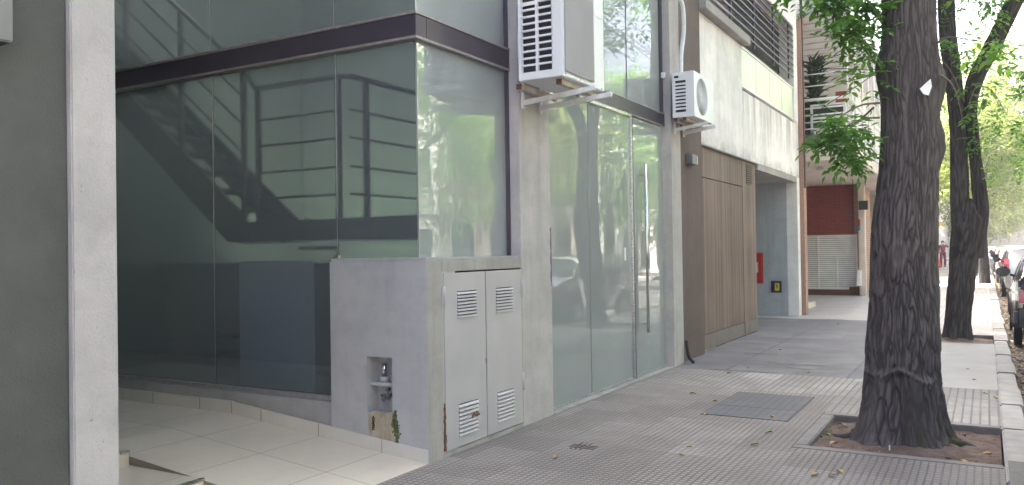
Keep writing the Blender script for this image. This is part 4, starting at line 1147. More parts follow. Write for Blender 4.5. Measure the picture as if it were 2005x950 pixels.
# near tree
T1 = thing('street_tree', (-.55, 6.85, -.05), 'big old street tree with deeply furrowed dark bark and white paper on it', 'tree', 'street trees along the pavement')
def flare1(a, t):
    z = t - .05
    k = math.exp(-max(z, 0) / .15)
    lobes = .16 + .34 * max(0, math.cos(a - math.pi * 1.02)) ** 3 + .30 * max(0, math.cos(a + .15)) ** 4 + .28 * max(0, math.cos(a + 1.15)) ** 8 + .26 * max(0, math.cos(a + 2.3)) ** 8 + .25 * max(0, math.cos(a - 1.5)) ** 4
    return 1 + k * (lobes * 1.2 + .12 * math.sin(a * 7 + 1))
def extra1(a, t):
    z = t - .05; da = (a + math.pi / 2 + math.pi) % (2 * math.pi) - math.pi      # 0 facing the camera (-Y)
    sm = 1.0; e = 0
    # healed wound: an M-shaped lip round z .57 with a hollow and a smooth tongue below
    lip = .56 + .045 * math.cos(da * 4.2) + (.04 if da < -.5 else 0)
    if abs(da) < 1.25:
        w_ = max(0, 1 - (abs(da) / 1.25) ** 4)
        e += .022 * smooth_gauss(z - lip, .022) * w_
        if z < lip:
            hollow = .045 * smooth_gauss(da + .12, .17) * min(1, (lip - z) / .06) * math.exp(-(lip - z) / .5)
            e -= hollow * w_
            tong = smooth_gauss(da - .38, .26) * min(1, (lip - z) / .05)
            e += .018 * tong; sm = 1 - .75 * tong
    # swelling on the left high up, knobs on the right
    e += .038 * smooth_gauss(z - 2.86, .17) * max(0, math.cos(a - math.pi)) ** 2
    e += .055 * smooth_gauss(z - 2.72, .15) * max(0, math.cos(a - .05)) ** 8
    e += .045 * smooth_gauss(z - 2.28, .13) * max(0, math.cos(a)) ** 12
    # flat scar strips
    s_ = smooth_gauss(da + .02, .12) * smooth_gauss(z - 2.45, .5); e -= .010 * s_; sm *= 1 - .6 * s_
    rr_ = math.hypot((da + .08) * .22, (z - 1.47) * .55)
    e += .006 * smooth_gauss(rr_ - .045, .014) - .004 * smooth_gauss(rr_, .025)
    pale = .45 * smooth_gauss(rr_ - .045, .016) + .3 * smooth_gauss(rr_, .03)
    pale += .55 * smooth_gauss(da - .02 - .1 * math.sin(z * 7), .07) * smooth_gauss(z - 2.5, .38)
    pale += .5 * smooth_gauss(z - lip, .02) * max(0, 1 - abs(da) / 1.25)
    pale += .45 * smooth_gauss(da + .75, .25) * smooth_gauss(z - .25, .22)
    sm *= 1 - .8 * smooth_gauss(rr_, .05)
    hi_ = min(1, max(0, (z - 1.5) / .9))
    return e, sm * (1 - .35 * hi_), min(1, pale)
trunk_mesh('trunk', 'bark', T1, [(-.56, 6.85, -.12), (-.56, 6.85, .25), (-.56, 6.85, .62), (-.55, 6.85, 1.0), (-.54, 6.85, 1.4), (-.49, 6.85, 2.1), (-.475, 6.85, 2.7), (-.475, 6.87, 3.3), (-.45, 6.92, 4.2)],
           [.285, .268, .25, .235, .224, .198, .192, .182, .2], 420, 700, .021, 7.5, flare1, T1.location, 0, extra1)
def limb(parent, pts, rad, mat='bark2', n=10, name='branch'):
    b = MB(); P_ = curve(pts, 5); rr = np.interp(np.linspace(0, 1, len(P_)), np.linspace(0, 1, len(rad)), rad)
    P2_ = [p + Vector((noise.noise(p * 2.1), noise.noise(p * 2.1 + Vector((5, 0, 0))), 0)) * .03 for p in P_]
    b.tube(P2_, list(rr), n); return b.build(name, mat, parent)
random.seed(5)
for k_, (a_, L_) in enumerate(((3.25, .55), (3.9, .38), (4.45, .32), (5.2, .36), (5.75, .42), (6.15, .48), (.3, .46), (2.7, .5), (2.0, .45))):
    P_ = []
    for q in range(5):
        t_ = q / 4; aa = a_ + .25 * math.sin(q * 1.3 + k_); rr = .24 + (L_ - .14) * t_
        P_.append((-.555 + math.cos(aa) * rr, 6.85 + math.sin(aa) * rr * .9, .05 * (1 - t_) ** 1.6 - .045 - .03 * t_))
    limb(T1, P_, [.075, .05, .03, .012], 'bark', 10, 'root')
limb(T1, [(-.45, 6.92, 4.1), (-.7, 7.0, 4.9), (-1.2, 6.9, 5.9), (-1.9, 6.7, 7.2)], [.15, .11, .08, .04])
limb(T1, [(-.45, 6.92, 4.1), (-.1, 6.7, 5.0), (.6, 6.3, 6.0), (1.4, 5.8, 7.4)], [.15, .11, .08, .04])
limb(T1, [(-.45, 6.92, 4.1), (-.4, 7.3, 5.1), (-.2, 8.1, 6.3), (.3, 9, 7.6)], [.14, .11, .08, .04])
# the twigs hanging on the left of the trunk
tw = [[(-.66, 6.75, 2.53), (-.78, 6.7, 2.52), (-.92, 6.62, 2.44), (-1.08, 6.55, 2.30), (-1.20, 6.5, 2.15)],
      [(-.66, 6.75, 2.42), (-.80, 6.7, 2.41), (-.95, 6.66, 2.32), (-1.0, 6.6, 2.12)],
      [(-.70, 6.75, 2.5), (-.85, 6.9, 2.42), (-.98, 6.8, 2.35)],
      [(-.66, 6.75, 2.8), (-.75, 6.7, 2.9), (-.9, 6.68, 3.12), (-1.1, 6.6, 3.3)],
      [(-.66, 6.75, 3.2), (-.8, 6.7, 3.12), (-.9, 6.7, 3.05)],
      [(-.30, 6.8, 2.93), (-.2, 6.7, 2.95), (-.05, 6.6, 2.88), (.15, 6.6, 2.82)],
      [(-.29, 6.8, 2.72), (-.2, 6.7, 2.6), (-.14, 6.7, 2.35)]]
for q in tw: limb(T1, q, [.009, .007, .004, .002], 'twig', 6, 'twig')
cen, rad_ = [], []
for (x, y, z, r) in ((-.98, 6.62, 2.30, .15), (-.86, 6.62, 2.22, .15), (-.92, 6.6, 2.38, .12), (-1.06, 6.55, 2.30, .09), (-.82, 6.62, 2.34, .11), (-.93, 6.6, 2.13, .10), (-.80, 6.7, 2.15, .09), (-1.12, 6.5, 2.22, .06),
                     (-.80, 6.7, 3.16, .17), (-.92, 6.7, 3.26, .15), (-1.02, 6.65, 3.33, .12), (-.76, 6.7, 2.98, .12), (-.88, 6.7, 3.08, .12), (-.78, 6.7, 2.82, .09), (-.72, 6.7, 2.72, .08), (-.82, 6.7, 3.4, .2), (-.66, 6.9, 3.3, .15),
                     (-1.15, 6.7, 3.6, .3), (-.72, 6.75, 2.62, .05), (-.86, 6.7, 2.72, .06), (.02, 6.6, 2.86, .08), (.13, 6.6, 2.8, .06)):
    cen.append((x, y, z)); rad_.append(r)
V, Fq = leaf_cloud(np.array(cen), rad_, 2600, .072, .9)
np_mesh('hanging_leaves', V, Fq, 'leaf', T1, T1.location)
def crown(parent, c, rx, ry, rz, nclump, per, size, mat, holes=.0, zmin=None, name='crown'):
    cs, rs = [], []
    c = np.array(c)
    while len(cs) < nclump:
        u = rnd_unit(1)[0] * rng.random() ** .33
        p = c + u * np.array([rx, ry, rz])
        if zmin is not None and p[2] < zmin: continue
        cs.append(p); rs.append(rng.uniform(.35, .8) * (1 if size < .12 else 1.3))
    V, Fq = leaf_cloud(np.array(cs), rs, per, size)
    return np_mesh(name, V, Fq, mat, parent, parent.location)
crown(T1, (-.3, 6.6, 7.6), 3.2, 3.2, 2.3, 110, 90, .11, 'leaf')
# white paper on the trunk
pp = MB(); pp.add([(-.395, 6.617, 2.585), (-.325, 6.655, 2.655), (-.318, 6.662, 2.60), (-.34, 6.645, 2.535), (-.372, 6.628, 2.545)], [(0, 1, 2, 3, 4)])
o = pp.build('paper_note', 'paper')
sm_ = o.modifiers.new('s', 'SOLIDIFY'); sm_.thickness = .002
tag(o, 'torn white paper nailed to the thick furrowed trunk', 'paper')
b = MB().box(-.62, -.612, 6.35, 6.36, .0, .035); tag(b.build('cigarette_end', 'paper'), 'tiny white stub at the foot of the thick trunk', 'litter')

# second tree: forked
T2 = thing('street_tree', (-.42, 14.25, -.05), 'slim dark street tree forking into two stems behind the big trunk', 'tree', 'street trees along the pavement')
k2 = 14.25 / 13.8
def flare2(a, t): return 1 + .55 * math.exp(-max(t - .05, 0) / .16) * (1 + .35 * math.sin(3 * a + 1))
trunk_mesh('trunk', 'bark2', T2, [(-.41, 14.25, -.12), (-.39, 14.25, .3), (-.33, 14.25, .9), (-.275, 14.25, 1.4), (-.22, 14.25, 1.8), (-.20, 14.25, 2.0), (-.2, 14.25, 2.15)], [.185, .170, .185, .205, .215, .13, .02], 140, 300, .013, 4.6, flare2, T2.location, 5)
trunk_mesh('stem', 'bark2', T2, [(-.28, 14.25, 1.2), (-.33, 14.25, 1.9), (-.33, 14.25, 2.8), (-.36, 14.25, 3.7), (-.45, 14.25, 4.7), (-.47, 14.25, 5.6), (-.6, 14.3, 7)], [.13, .132, .118, .112, .12, .11, .08], 90, 260, .012, 3.8, None, T2.location, 9)
trunk_mesh('stem', 'bark2', T2, [(-.16, 14.25, 1.25), (-.07, 14.25, 1.85), (-.065, 14.25, 2.2), (-.12, 14.25, 2.85), (-.16, 14.25, 3.5), (-.09, 14.25, 3.95), (.18, 14.25, 4.5), (.48, 14.2, 5.15), (.95, 14, 6.1), (1.6, 14, 7.2)], [.12, .115, .10, .078, .085, .11, .115, .115, .09, .06], 90, 280, .012, 3.8, None, T2.location, 14)
limb(T2, [(-.2, 14.1, 3.5), (-.1, 13.9, 3.75), (.1, 13.8, 3.7), (.3, 13.7, 3.3)], [.012, .01, .008, .004], 'twig', 6)
limb(T2, [(-.25, 14.1, 3.6), (-.35, 13.8, 3.9), (-.55, 13.6, 4.2), (-.8, 13.5, 4.1)], [.012, .01, .008, .004], 'twig', 6)
cs, rs = [], []
for (x, y, z, r) in ((-.02, 14, 3.0, .22), (-.06, 13.9, 3.4, .24), (-.05, 13.9, 3.9, .28), (.12, 13.9, 3.6, .22), (-.1, 13.8, 4.4, .3), (.1, 13.8, 4.9, .35), (.5, 13.7, 3.9, .35), (.7, 13.6, 3.6, .35), (.9, 13.5, 4.2, .4), (.35, 13.7, 3.2, .25), (.6, 13.6, 3.1, .28), (.3, 14.2, 2.6, .18), (.9, 13.4, 3.3, .3), (.5, 13.7, 2.7, .22), (.8, 13.5, 2.8, .25),
                     (-.6, 14.1, 4.6, .25), (-.55, 14.3, 3.6, .15), (.0, 14.1, 2.5, .14), (1.2, 13.4, 4.9, .5), (.95, 13.9, 5.2, .4), (-.55, 14.4, 4.1, .16), (-.1, 14.2, 5.3, .5), (-.8, 14.4, 5.4, .4)):
    cs.append((x, y, z)); rs.append(r)
V, Fq = leaf_cloud(np.array(cs), rs, 600, .085, .9); np_mesh('low_leaves', V, Fq, 'leaf', T2, T2.location)
crown(T2, (-.1, 14.2, 8.0), 3.4, 3.4, 2.5, 90, 80, .13, 'leaf')

def street_tree(x, y, h, r, label, mat='leaf', seed=0, per=60, ncl=70, size=.16, low=.45, group='street trees along the pavement', rad=.16, fork=2.2, spread=3.0):
    t = thing('street_tree', (x, y, -.1), label, 'tree', group)
    rnd = random.Random(seed)
    lean = rnd.uniform(-.2, .2)
    trunk_mesh('trunk', 'bark2', t, [(x, y, -.2), (x + lean * .3, y, 1.0), (x + lean * .6, y, fork), (x + lean, y, fork + 1.0)], [rad * 1.25, rad, rad * .9, rad * .8], 24, 40, .02, 3, flare2, t.location, seed)
    for k in range(5):
        a = k * 1.26 + rnd.uniform(0, 1); q = spread * .6
        limb(t, [(x + lean, y, fork + .7), (x + lean + .35 * q * math.cos(a), y + .35 * q * math.sin(a), fork + 1.9), (x + q * math.cos(a), y + q * math.sin(a), fork + 3.6)], [rad * .6, rad * .4, rad * .15])
    crown(t, (x, y, h * (1 + low) / 2), spread, spread, h * (1 - low) / 2, ncl, per, size, mat)
    return t
street_tree(-.05, 35, 9, 3, 'farther slim street tree standing by the row of parked cars', 'leaf_y', 3, 80, 120, .17, .30, spread=2.6)
street_tree(.2, 24.5, 8.5, 3, 'street tree whose yellow-green crown hangs over the parked hatchback', 'leaf_y', 8, 60, 80, .14, .52, fork=3.4, spread=2.3, rad=.10) if False else None
street_tree(-.1, 48, 10, 3, 'yellow-green street tree far down the kerb', 'leaf_y', 4, 60, 130, .24, .25, spread=3.2)
street_tree(-.1, 64, 10, 3, 'hazy street tree beyond the far walkers', 'leaf_y', 5, 50, 100, .3, .22, spread=3.6)
street_tree(-.3, -1.5, 9, 3, 'street tree standing just outside the left of the pavement view', 'leaf', 6, 50, 60, .15, .5) if False else None
far_labels = ['tree across the street opposite the glass door', 'sunlit tree across the street mirrored in the door glass', 'leafy tree on the far kerb beside the corner pane reflection', 'far kerb tree in full yellow-green leaf', 'bright tree across the road beyond the row of cars', 'tall tree closing the street view on the right', 'rear tree across the road near its far end', 'last tree on the far kerb before the road ends']
for i, (y, mt) in enumerate(((-3, 'leaf'), (5.5, 'leaf'), (13, 'leaf_y'), (20.5, 'leaf'), (28, 'leaf_y'), (36, 'leaf'), (46, 'leaf_y'), (60, 'leaf_y'))):
    street_tree(8.9 + .2 * math.sin(i), y, 8.5 + (i % 3), 3, far_labels[i], mt, 20 + i, 75 if y < 40 else 55, 120, .16 if y < 30 else .24, .20, group='trees on the far side of the road', rad=.15, fork=2.6, spread=3.3)
for i, (x, y) in enumerate(((4.5, 84), (-1.5, 92), (9, 96))):
    street_tree(x, y, 12 + i, 3, ['round crowned tree closing the far end of the road', 'distant tree above the roofs at the pavement end', 'distant tree at the right end of the road'][i], 'leaf_y', 40 + i, 55, 120, .36, .12, group='trees at the end of the road', spread=5.0)

# pot plants on the balcony of the brick building
pt = thing('potted_plant', (-3.25, 18.75, 3.57), 'green plant in a purple pot on the white balcony', 'potted plant')
b = MB(); b.tube([(-3.27, 18.62, 3.57), (-3.27, 18.62, 3.60), (-3.27, 18.62, 3.87)], [.11, .12, .16], 20); b.build('pot', 'purple', pt)
V, Fq = leaf_cloud(np.array([(-3.27, 18.6, 4.0), (-3.18, 18.55, 3.95), (-3.35, 18.6, 3.92)]), [.14, .12, .1], 900, .06); np_mesh('foliage', V, Fq, 'leaf', pt, pt.location)
pt = thing('potted_plant', (-3.3, 19.6, 3.57), 'tall spiky dark plant behind the balcony rails', 'potted plant')
b = MB(); b.tube([(-3.3, 19.6, 3.57), (-3.3, 19.6, 3.8)], [.15, .18], 16); b.build('pot', 'darkband', pt)
b = MB(); b.tube([(-3.3, 19.6, 3.8), (-3.28, 19.62, 5.6)], .02, 6); b.build('stem', 'twig', pt)
N = 420; u = rnd_unit(N); u[:, 2] = abs(u[:, 2]) * .6 + .1
pos = np.stack([np.full(N, -3.3) + rng.normal(0, .05, N), np.full(N, 19.6) + rng.normal(0, .05, N), rng.uniform(4.1, 5.65, N)], 1)
V, Fq = leaf_mesh(pos, rnd_unit(N), u, rng.uniform(.2, .38, N), .14); np_mesh('foliage', V, Fq, 'leaf_d', pt, pt.location)

# ------------------------------------------------------------ farther buildings on our side
def facade_building(name, label, x0, x1, y0, y1, h, mat, side=1, floors=3, wmat='glassdark', ground='awning', group=None, cols=None):
    """box building whose street front is at x1 (side=1) or x0 (side=-1)"""
    t = thing(name, ((x0 + x1) / 2, (y0 + y1) / 2, 0), label, 'building', group)
    MB().box(x0, x1, y0, y1, -.2, h).build('wall', mat, t)
    fx = x1 if side == 1 else x0; s = side
    nc = cols or max(2, int((y1 - y0) / 2.6)); fh = h / (floors)
    for f in range(floors):
        for c in range(nc):
            ya = y0 + (y1 - y0) * (c + .22) / nc; yb = y0 + (y1 - y0) * (c + .78) / nc
            za = f * fh + (.9 if f else .15); zb = f * fh + fh * .78
            wo = MB().box(fx - .02 * s, fx + .012 * s, ya, yb, za, zb).build('window' if f else 'shop_window', wmat, t)
            fr = MB()
            for (a, b_) in ((ya - .06, ya), (yb, yb + .06), ((ya + yb) / 2 - .02, (ya + yb) / 2 + .02)): fr.box(fx, fx + .04 * s, a, b_, za, zb)
            fr.box(fx, fx + .05 * s, ya - .06, yb + .06, zb, zb + .07); fr.box(fx, fx + .08 * s, ya - .08, yb + .08, za - .07, za)
            fr.build('window_frame', 'whitepaint', wo)
        if f:
            MB().box(fx, fx + .10 * s, y0, y1, f * fh - .1, f * fh + .08).build('ledge', 'pale', t)
    MB().box(x0 - .1, x1 + .1, y0, y1, h, h + .35).build('parapet', 'pale', t)
    return t
fb = facade_building('shop_building', 'low white shop building with a brown awning past the brick building', -10, -3.3, 36, 46, 4.2, 'pale', 1, 1, group='buildings farther along our pavement')
for (y0, y1, z) in ((36.5, 40, 3.3), (41, 45, 3.3)):
    MB().prism([(-3.3, z), (-2.5, z - .55), (-2.5, z - .70), (-2.48, z - .55), (-3.3, z + .04)], 1, y0, y1).build('awning', 'awning', fb)
fb = facade_building('shop_building', 'two-storey white house far along our pavement', -10, -3.2, 47, 60, 6.2, 'pale', 1, 2, group='buildings farther along our pavement')
MB().prism([(-3.2, 4.1), (-2.1, 3.4), (-2.1, 3.3), (-3.2, 4.0)], 1, 50, 58).build('awning', 'awning', fb)
facade_building('shop_building', 'cream house with plain front beyond the two-storey house', -10, -3.2, 60.5, 76, 9, 'cream', 1, 3, group='buildings farther along our pavement')
facade_building('shop_building', 'tall pale block at the far end of our pavement', -10, -3.2, 77, 110, 14, 'pale', 1, 5, group='buildings farther along our pavement')
# across the road
hs = [(-24, -13, 8, 'pale', 3), (-13, -4, 11, 'cream', 4), (-4, 6, 6.5, 'pale', 2), (6, 15, 9, 'brick2', 3), (15, 26, 12, 'pale', 4), (26, 38, 7, 'cream', 2), (38, 52, 10, 'pale', 3), (52, 70, 13, 'slabgrey', 4), (70, 100, 9, 'pale', 3)]
hl = ['white three-storey house across the road behind the camera side', 'cream four-storey house across the road', 'low white house across the road mirrored in the corner pane', 'brick house across the road mirrored in the glass door', 'tall white house across the road beside the brick one', 'low cream house across the road', 'white three-storey house far across the road', 'grey block far across the road', 'white house at the far end across the road']
for (y0, y1, h, mt, fl), lb in zip(hs, hl):
    facade_building('town_house', lb, 11.4, 20, y0 + .02, y1 - .02, h, mt, -1, fl, group='houses across the road')

# ------------------------------------------------------------ cars
def make_car(loc, paint, label, L=4.1, W=1.72, H=1.48, hatch=True, flip=False, glass='glassdark', name='parked_car'):
    """nose towards +Y"""
    t = thing(name, loc, label, 'car', 'cars parked along the kerb')
    hw = W / 2
    # stations: y (0 tail .. L nose), z of bonnet/boot line (waist), roof z, roof halfwidth factor
    if hatch:
        st_ = [(0.00, .62, .62, .80), (.06, .86, .90, .88), (.16, .98, 1.10, .93), (.42, 1.0, H - .08, .97), (.9, 1.0, H, 1.0), (1.5, .98, H + .005, 1.0), (2.05, .96, H - .02, 1.0), (2.45, .95, H - .10, 1.0), (2.75, .94, 1.18, 1.0), (3.05, .93, .96, 1.0), (3.5, .85, .87, .97), (3.85, .76, .78, .90), (4.02, .62, .64, .82), (4.1, .50, .50, .74)]
    else:
        st_ = [(0.00, .62, .62, .80), (.06, .90, .92, .88), (.5, .97, .99, .94), (.8, .98, 1.05, .96), (1.2, .98, H - .05, .98), (1.6, .97, H, 1.0), (2.1, .96, H, 1.0), (2.5, .95, H - .10, 1.0), (2.8, .94, 1.18, 1.0), (3.1, .93, .95, 1.0), (3.5, .85, .87, .97), (3.85, .76, .78, .90), (4.02, .62, .64, .82), (4.1, .50, .50, .74)]
    k = L / 4.1
    rows = []
    for (y, zw, zr, wf) in st_:
        wb_ = hw * wf
        sec = [(0, .20), (wb_ * .80, .20), (wb_ * .97, .28), (wb_, .50), (wb_ * .99, zw * .86), (wb_ * .955, zw)]
        g = max(0, zr - zw)
        sec += [(wb_ * (.955 - .13 * min(1, g / .5)), zw + g * .72), (wb_ * (.93 - .27 * min(1, g / .5)), zw + g * .94), (0, zr + .02 * min(1, g))]
        rows.append([(x, y * k, z) for x, z in sec])
    n = len(rows[0])
    body, gls = MB(), MB()
    for sgn in (-1, 1):
        for i in range(len(rows) - 1):
            for j in range(n - 1):
                q = [rows[i][j], rows[i][j + 1], rows[i + 1][j + 1], rows[i + 1][j]]
                q = [(loc[0] + sgn * a, loc[1] + b_, loc[2] + c) for a, b_, c in q]
                g0 = rows[i][8][2] - rows[i][5][2]; g1 = rows[i + 1][8][2] - rows[i + 1][5][2]
                isg = (j == 5 and g0 > .05 and g1 > .2) or (j == 5 and g0 > .2 and g1 > .01)
                steep_front = (g0 > .12 and g1 < g0 - .1) or (g0 < g1 - .15)
                if j in (6, 7) and steep_front: isg = True
                if isg:
                    c_ = Vector((sum(v[0] for v in q) / 4, sum(v[1] for v in q) / 4, sum(v[2] for v in q) / 4))
                    gls.add(q, [(0, 1, 2, 3)], 0, True)
                else: body.add(q, [(0, 1, 2, 3)], 0, True)
    def fin(mb, nm, mt):
        o = mb.build(nm, mt, t); bm = bmesh.new(); bm.from_mesh(o.data); bmesh.ops.remove_doubles(bm, verts=bm.verts, dist=.001); bmesh.ops.recalc_face_normals(bm, faces=bm.faces)
        for f in bm.faces: f.smooth = True
        for e in bm.edges:
            if len(e.link_faces) == 2 and e.calc_face_angle(0) > R(38): e.smooth = False
        bm.to_mesh(o.data); bm.free(); return o
    bo = fin(body, 'body', paint); sm__ = bo.modifiers.new('sub', 'SUBSURF'); sm__.levels = 1; sm__.render_levels = 1
    fin(gls, 'windows', glass)
    # ends
    X, Y, Z = loc
    for y in (1.35, 2.12):
        for sg in (-1, 1):
            MB().bar((X + sg * hw * .962, Y + y * k, Z + .97), (X + sg * hw * .80, Y + (y - .04) * k, Z + H - .12), .012, .05, upv=(0, 1, 0)).build('door_pillar', 'black', t)
    MB().box(X - hw * .78, X + hw * .78, Y - .04, Y + .10, Z + .32, Z + .62).build('rear_bumper', paint, t, .04, 3)
    MB().box(X - hw * .74, X + hw * .74, Y + L - .10, Y + L + .03, Z + .24, Z + .55).build('front_bumper', paint, t, .05, 3)
    MB().box(X - .26, X + .26, Y - .052, Y - .042, Z + .42, Z + .54).build('number_plate', 'whitepaint', t)
    MB().box(X - .6, X + .6, Y + L + .03, Y + L + .04, Z + .30, Z + .42).build('front_grille', 'black', t)
    for sg in (-1, 1):
        MB().prism([(Y + .015, Z + .80), (Y + .16, Z + .86), (Y + .17, Z + 1.14), (Y + .12, Z + 1.15), (Y + .03, Z + 1.0)] if hatch else [(Y + .0, Z + .70), (Y + .18, Z + .72), (Y + .16, Z + .88), (Y + .02, Z + .88)], 0, X + sg * hw * .78, X + sg * hw * .94).build('tail_light', 'taillight', t, .012)
        MB().prism([(Y + L - .38, Z + .66), (Y + L - .08, Z + .55), (Y + L - .12, Z + .68), (Y + L - .36, Z + .78)], 0, X + sg * hw * .62, X + sg * hw * .93).build('headlight', 'headlight', t, .015)
        mr = MB(); mx, my, mz = X + sg * (hw + .10), Y + 2.62 * k, Z + 1.09
        mr.box(mx - .11, mx + .11, my - .05, my + .07, mz - .085, mz + .095); mo = mr.build('wing_mirror', 'mirrorcase', t, .05, 4)
        MB().box(mx - .085, mx + .085, my - .056, my - .049, mz - .06, mz + .07).build('mirror_glass', 'glassdark', mo, .0035)
        MB().bar((mx - sg * .10, my, mz - .05), (mx - sg * .2, my + .02, mz - .08), .05, .04).build('mirror_arm', 'mirrorcase', mo)
        for dy in (1.5, 2.3): MB().bar((X + sg * hw * .985, Y + (dy - .2) * k, Z + .80), (X + sg * hw * .985, Y + dy * k - .02, Z + .80), .025, .025).build('door_handle', paint, t)
        for wy in (.78, 3.30):
            cx_ = X + sg * (hw - .10); cy_ = Y + wy * k
            wl_ = MB().tube([(cx_ - .0, cy_, Z + .31), (cx_ + sg * .105, cy_, Z + .31)], .31, 28).build('wheel', 'black', t)
            MB().tube([(cx_ + sg * .105, cy_, Z + .31), (cx_ + sg * .112, cy_, Z + .31)], .20, 24).build('rim', 'alu', wl_)
            sp2 = MB()
            for q in range(5):
                a = q * 2 * math.pi / 5 + .3
                sp2.tube([(cx_ + sg * .113, cy_ + .13 * math.cos(a), Z + .31 + .13 * math.sin(a)), (cx_ + sg * .1135, cy_ + .13 * math.cos(a), Z + .31 + .13 * math.sin(a))], .045, 8)
            sp2.build('rim_openings', 'black', wl_)
            ar = MB(); pts = [(cx_ + sg * .088, cy_ + .36 * math.cos(a), Z + .31 + .36 * math.sin(a)) for a in [math.pi * q / 14 for q in range(15)]]
            ar.tube(pts, .035, 6); ar.build('wheel_arch', 'black', t)
    return t
M['taillight'] = plain('red_lens', (.5, .02, .02), .12, coat=1)
M['headlight'] = plain('clear_lens', (.55, .57, .6), .08, coat=1)
M['mirrorcase'] = plain('dark_mirror_casing', (.012, .016, .045), .15, coat=1)
def paint(name, c, metal=.0): return plain(name, c, .32, metal, .5, 1)
M['p_blue'] = paint('dark_blue_paint', (.012, .018, .05)); M['p_graph'] = paint('graphite_paint', (.09, .095, .10), .5); M['p_black'] = paint('black_paint', (.015, .015, .017))
M['p_silver'] = paint('silver_paint', (.50, .50, .50), .5); M['p_white'] = paint('white_car_paint', (.72, .72, .71)); M['p_grey'] = paint('dark_grey_paint', (.06, .065, .07), .3); M['p_red'] = paint('red_car_paint', (.35, .02, .02))
ZS = -.13; cx = .56 + .86
cars = [(3.75, 'p_blue', 'dark blue car nearest the camera with only its wing mirror in view', True, 1.46), (8.95, 'p_black', 'black car whose dark mirror shows above the kerb', True, 1.46), (14.15, 'p_silver', 'silver grey car cut by the right edge behind the nearest wing mirror', False, 1.46),
        (27.6, 'p_silver', 'silver hatchback with tall red tail light', True, 1.52), (32.6, 'p_grey', 'dark grey car parked ahead of the silver hatchback', True, 1.46), (37.5, 'p_white', 'white car behind the dark grey one', False, 1.44), (42.6, 'p_white', 'second white car farther along the row', True, 1.5), (47.6, 'p_grey', 'small dark car far along the row', False, 1.44),
        (53, 'p_silver', 'silver saloon far along the row', False, 1.44), (58.4, 'p_grey', 'last dark car that can be made out in the row', True, 1.46), (64, 'p_white', 'white hatchback at the far end of the row', True, 1.5)]
for i, (y, p_, lb, ht, h) in enumerate(cars):
    make_car((cx - (.20 if i == 0 else .06 if i < 2 else .17) + .04 * math.sin(i * 2.1), y, ZS), p_, lb, 4.1 if y != 3.75 else 4.0, 1.72, h, ht)
for i, (y, p_, lb) in enumerate(((-1, 'p_white', 'white car across the road mirrored in the corner pane'), (6, 'p_silver', 'silver car parked across the road'), (12, 'p_red', 'red car parked across the road'), (19, 'p_white', 'white car parked across the road beyond the red one'), (29, 'p_black', 'black car across the road'), (40, 'p_silver', 'silver car far across the road'), (50, 'p_white', 'white car far across the road'))):
    make_car((6.95, y, ZS), p_, lb, 4.1, 1.72, 1.46, i % 2 == 0)

# ------------------------------------------------------------ people
def skin_body(name, verts, edges, radii, mat, parent, sub=2):
    me = bpy.data.meshes.new(name); off_ = Vector(parent.location)
    me.from_pydata([tuple(Vector(v) - off_) for v in verts], edges, [])
    o = bpy.data.objects.new(name, me); COL.objects.link(o); o.parent = parent
    md = o.modifiers.new('skin', 'SKIN'); md.use_smooth_shade = True
    sv = me.skin_vertices[0].data
    for i, r in enumerate(radii): sv[i].radius = (r, r) if not isinstance(r, tuple) else r
    sv[0].use_root = True
    ms = o.modifiers.new('sub', 'SUBSURF'); ms.levels = sub; ms.render_levels = sub
    me.materials.append(M[mat]); return o
M['skin'] = plain('skin', (.42, .24, .17), .55); M['hair'] = plain('dark_hair', (.02, .014, .012), .5); M['scrubs'] = surf('maroon_scrubs', (.20, .018, .05), .85, .12, 8); M['shoe'] = plain('dark_shoes', (.05, .03, .03), .6)
M['denim'] = surf('blue_jacket_cloth', (.06, .08, .22), .85, .15, 8); M['mask'] = plain('white_mask', (.75, .75, .75), .8); M['trouser'] = surf('black_trousers', (.02, .02, .03), .85, .1, 8)
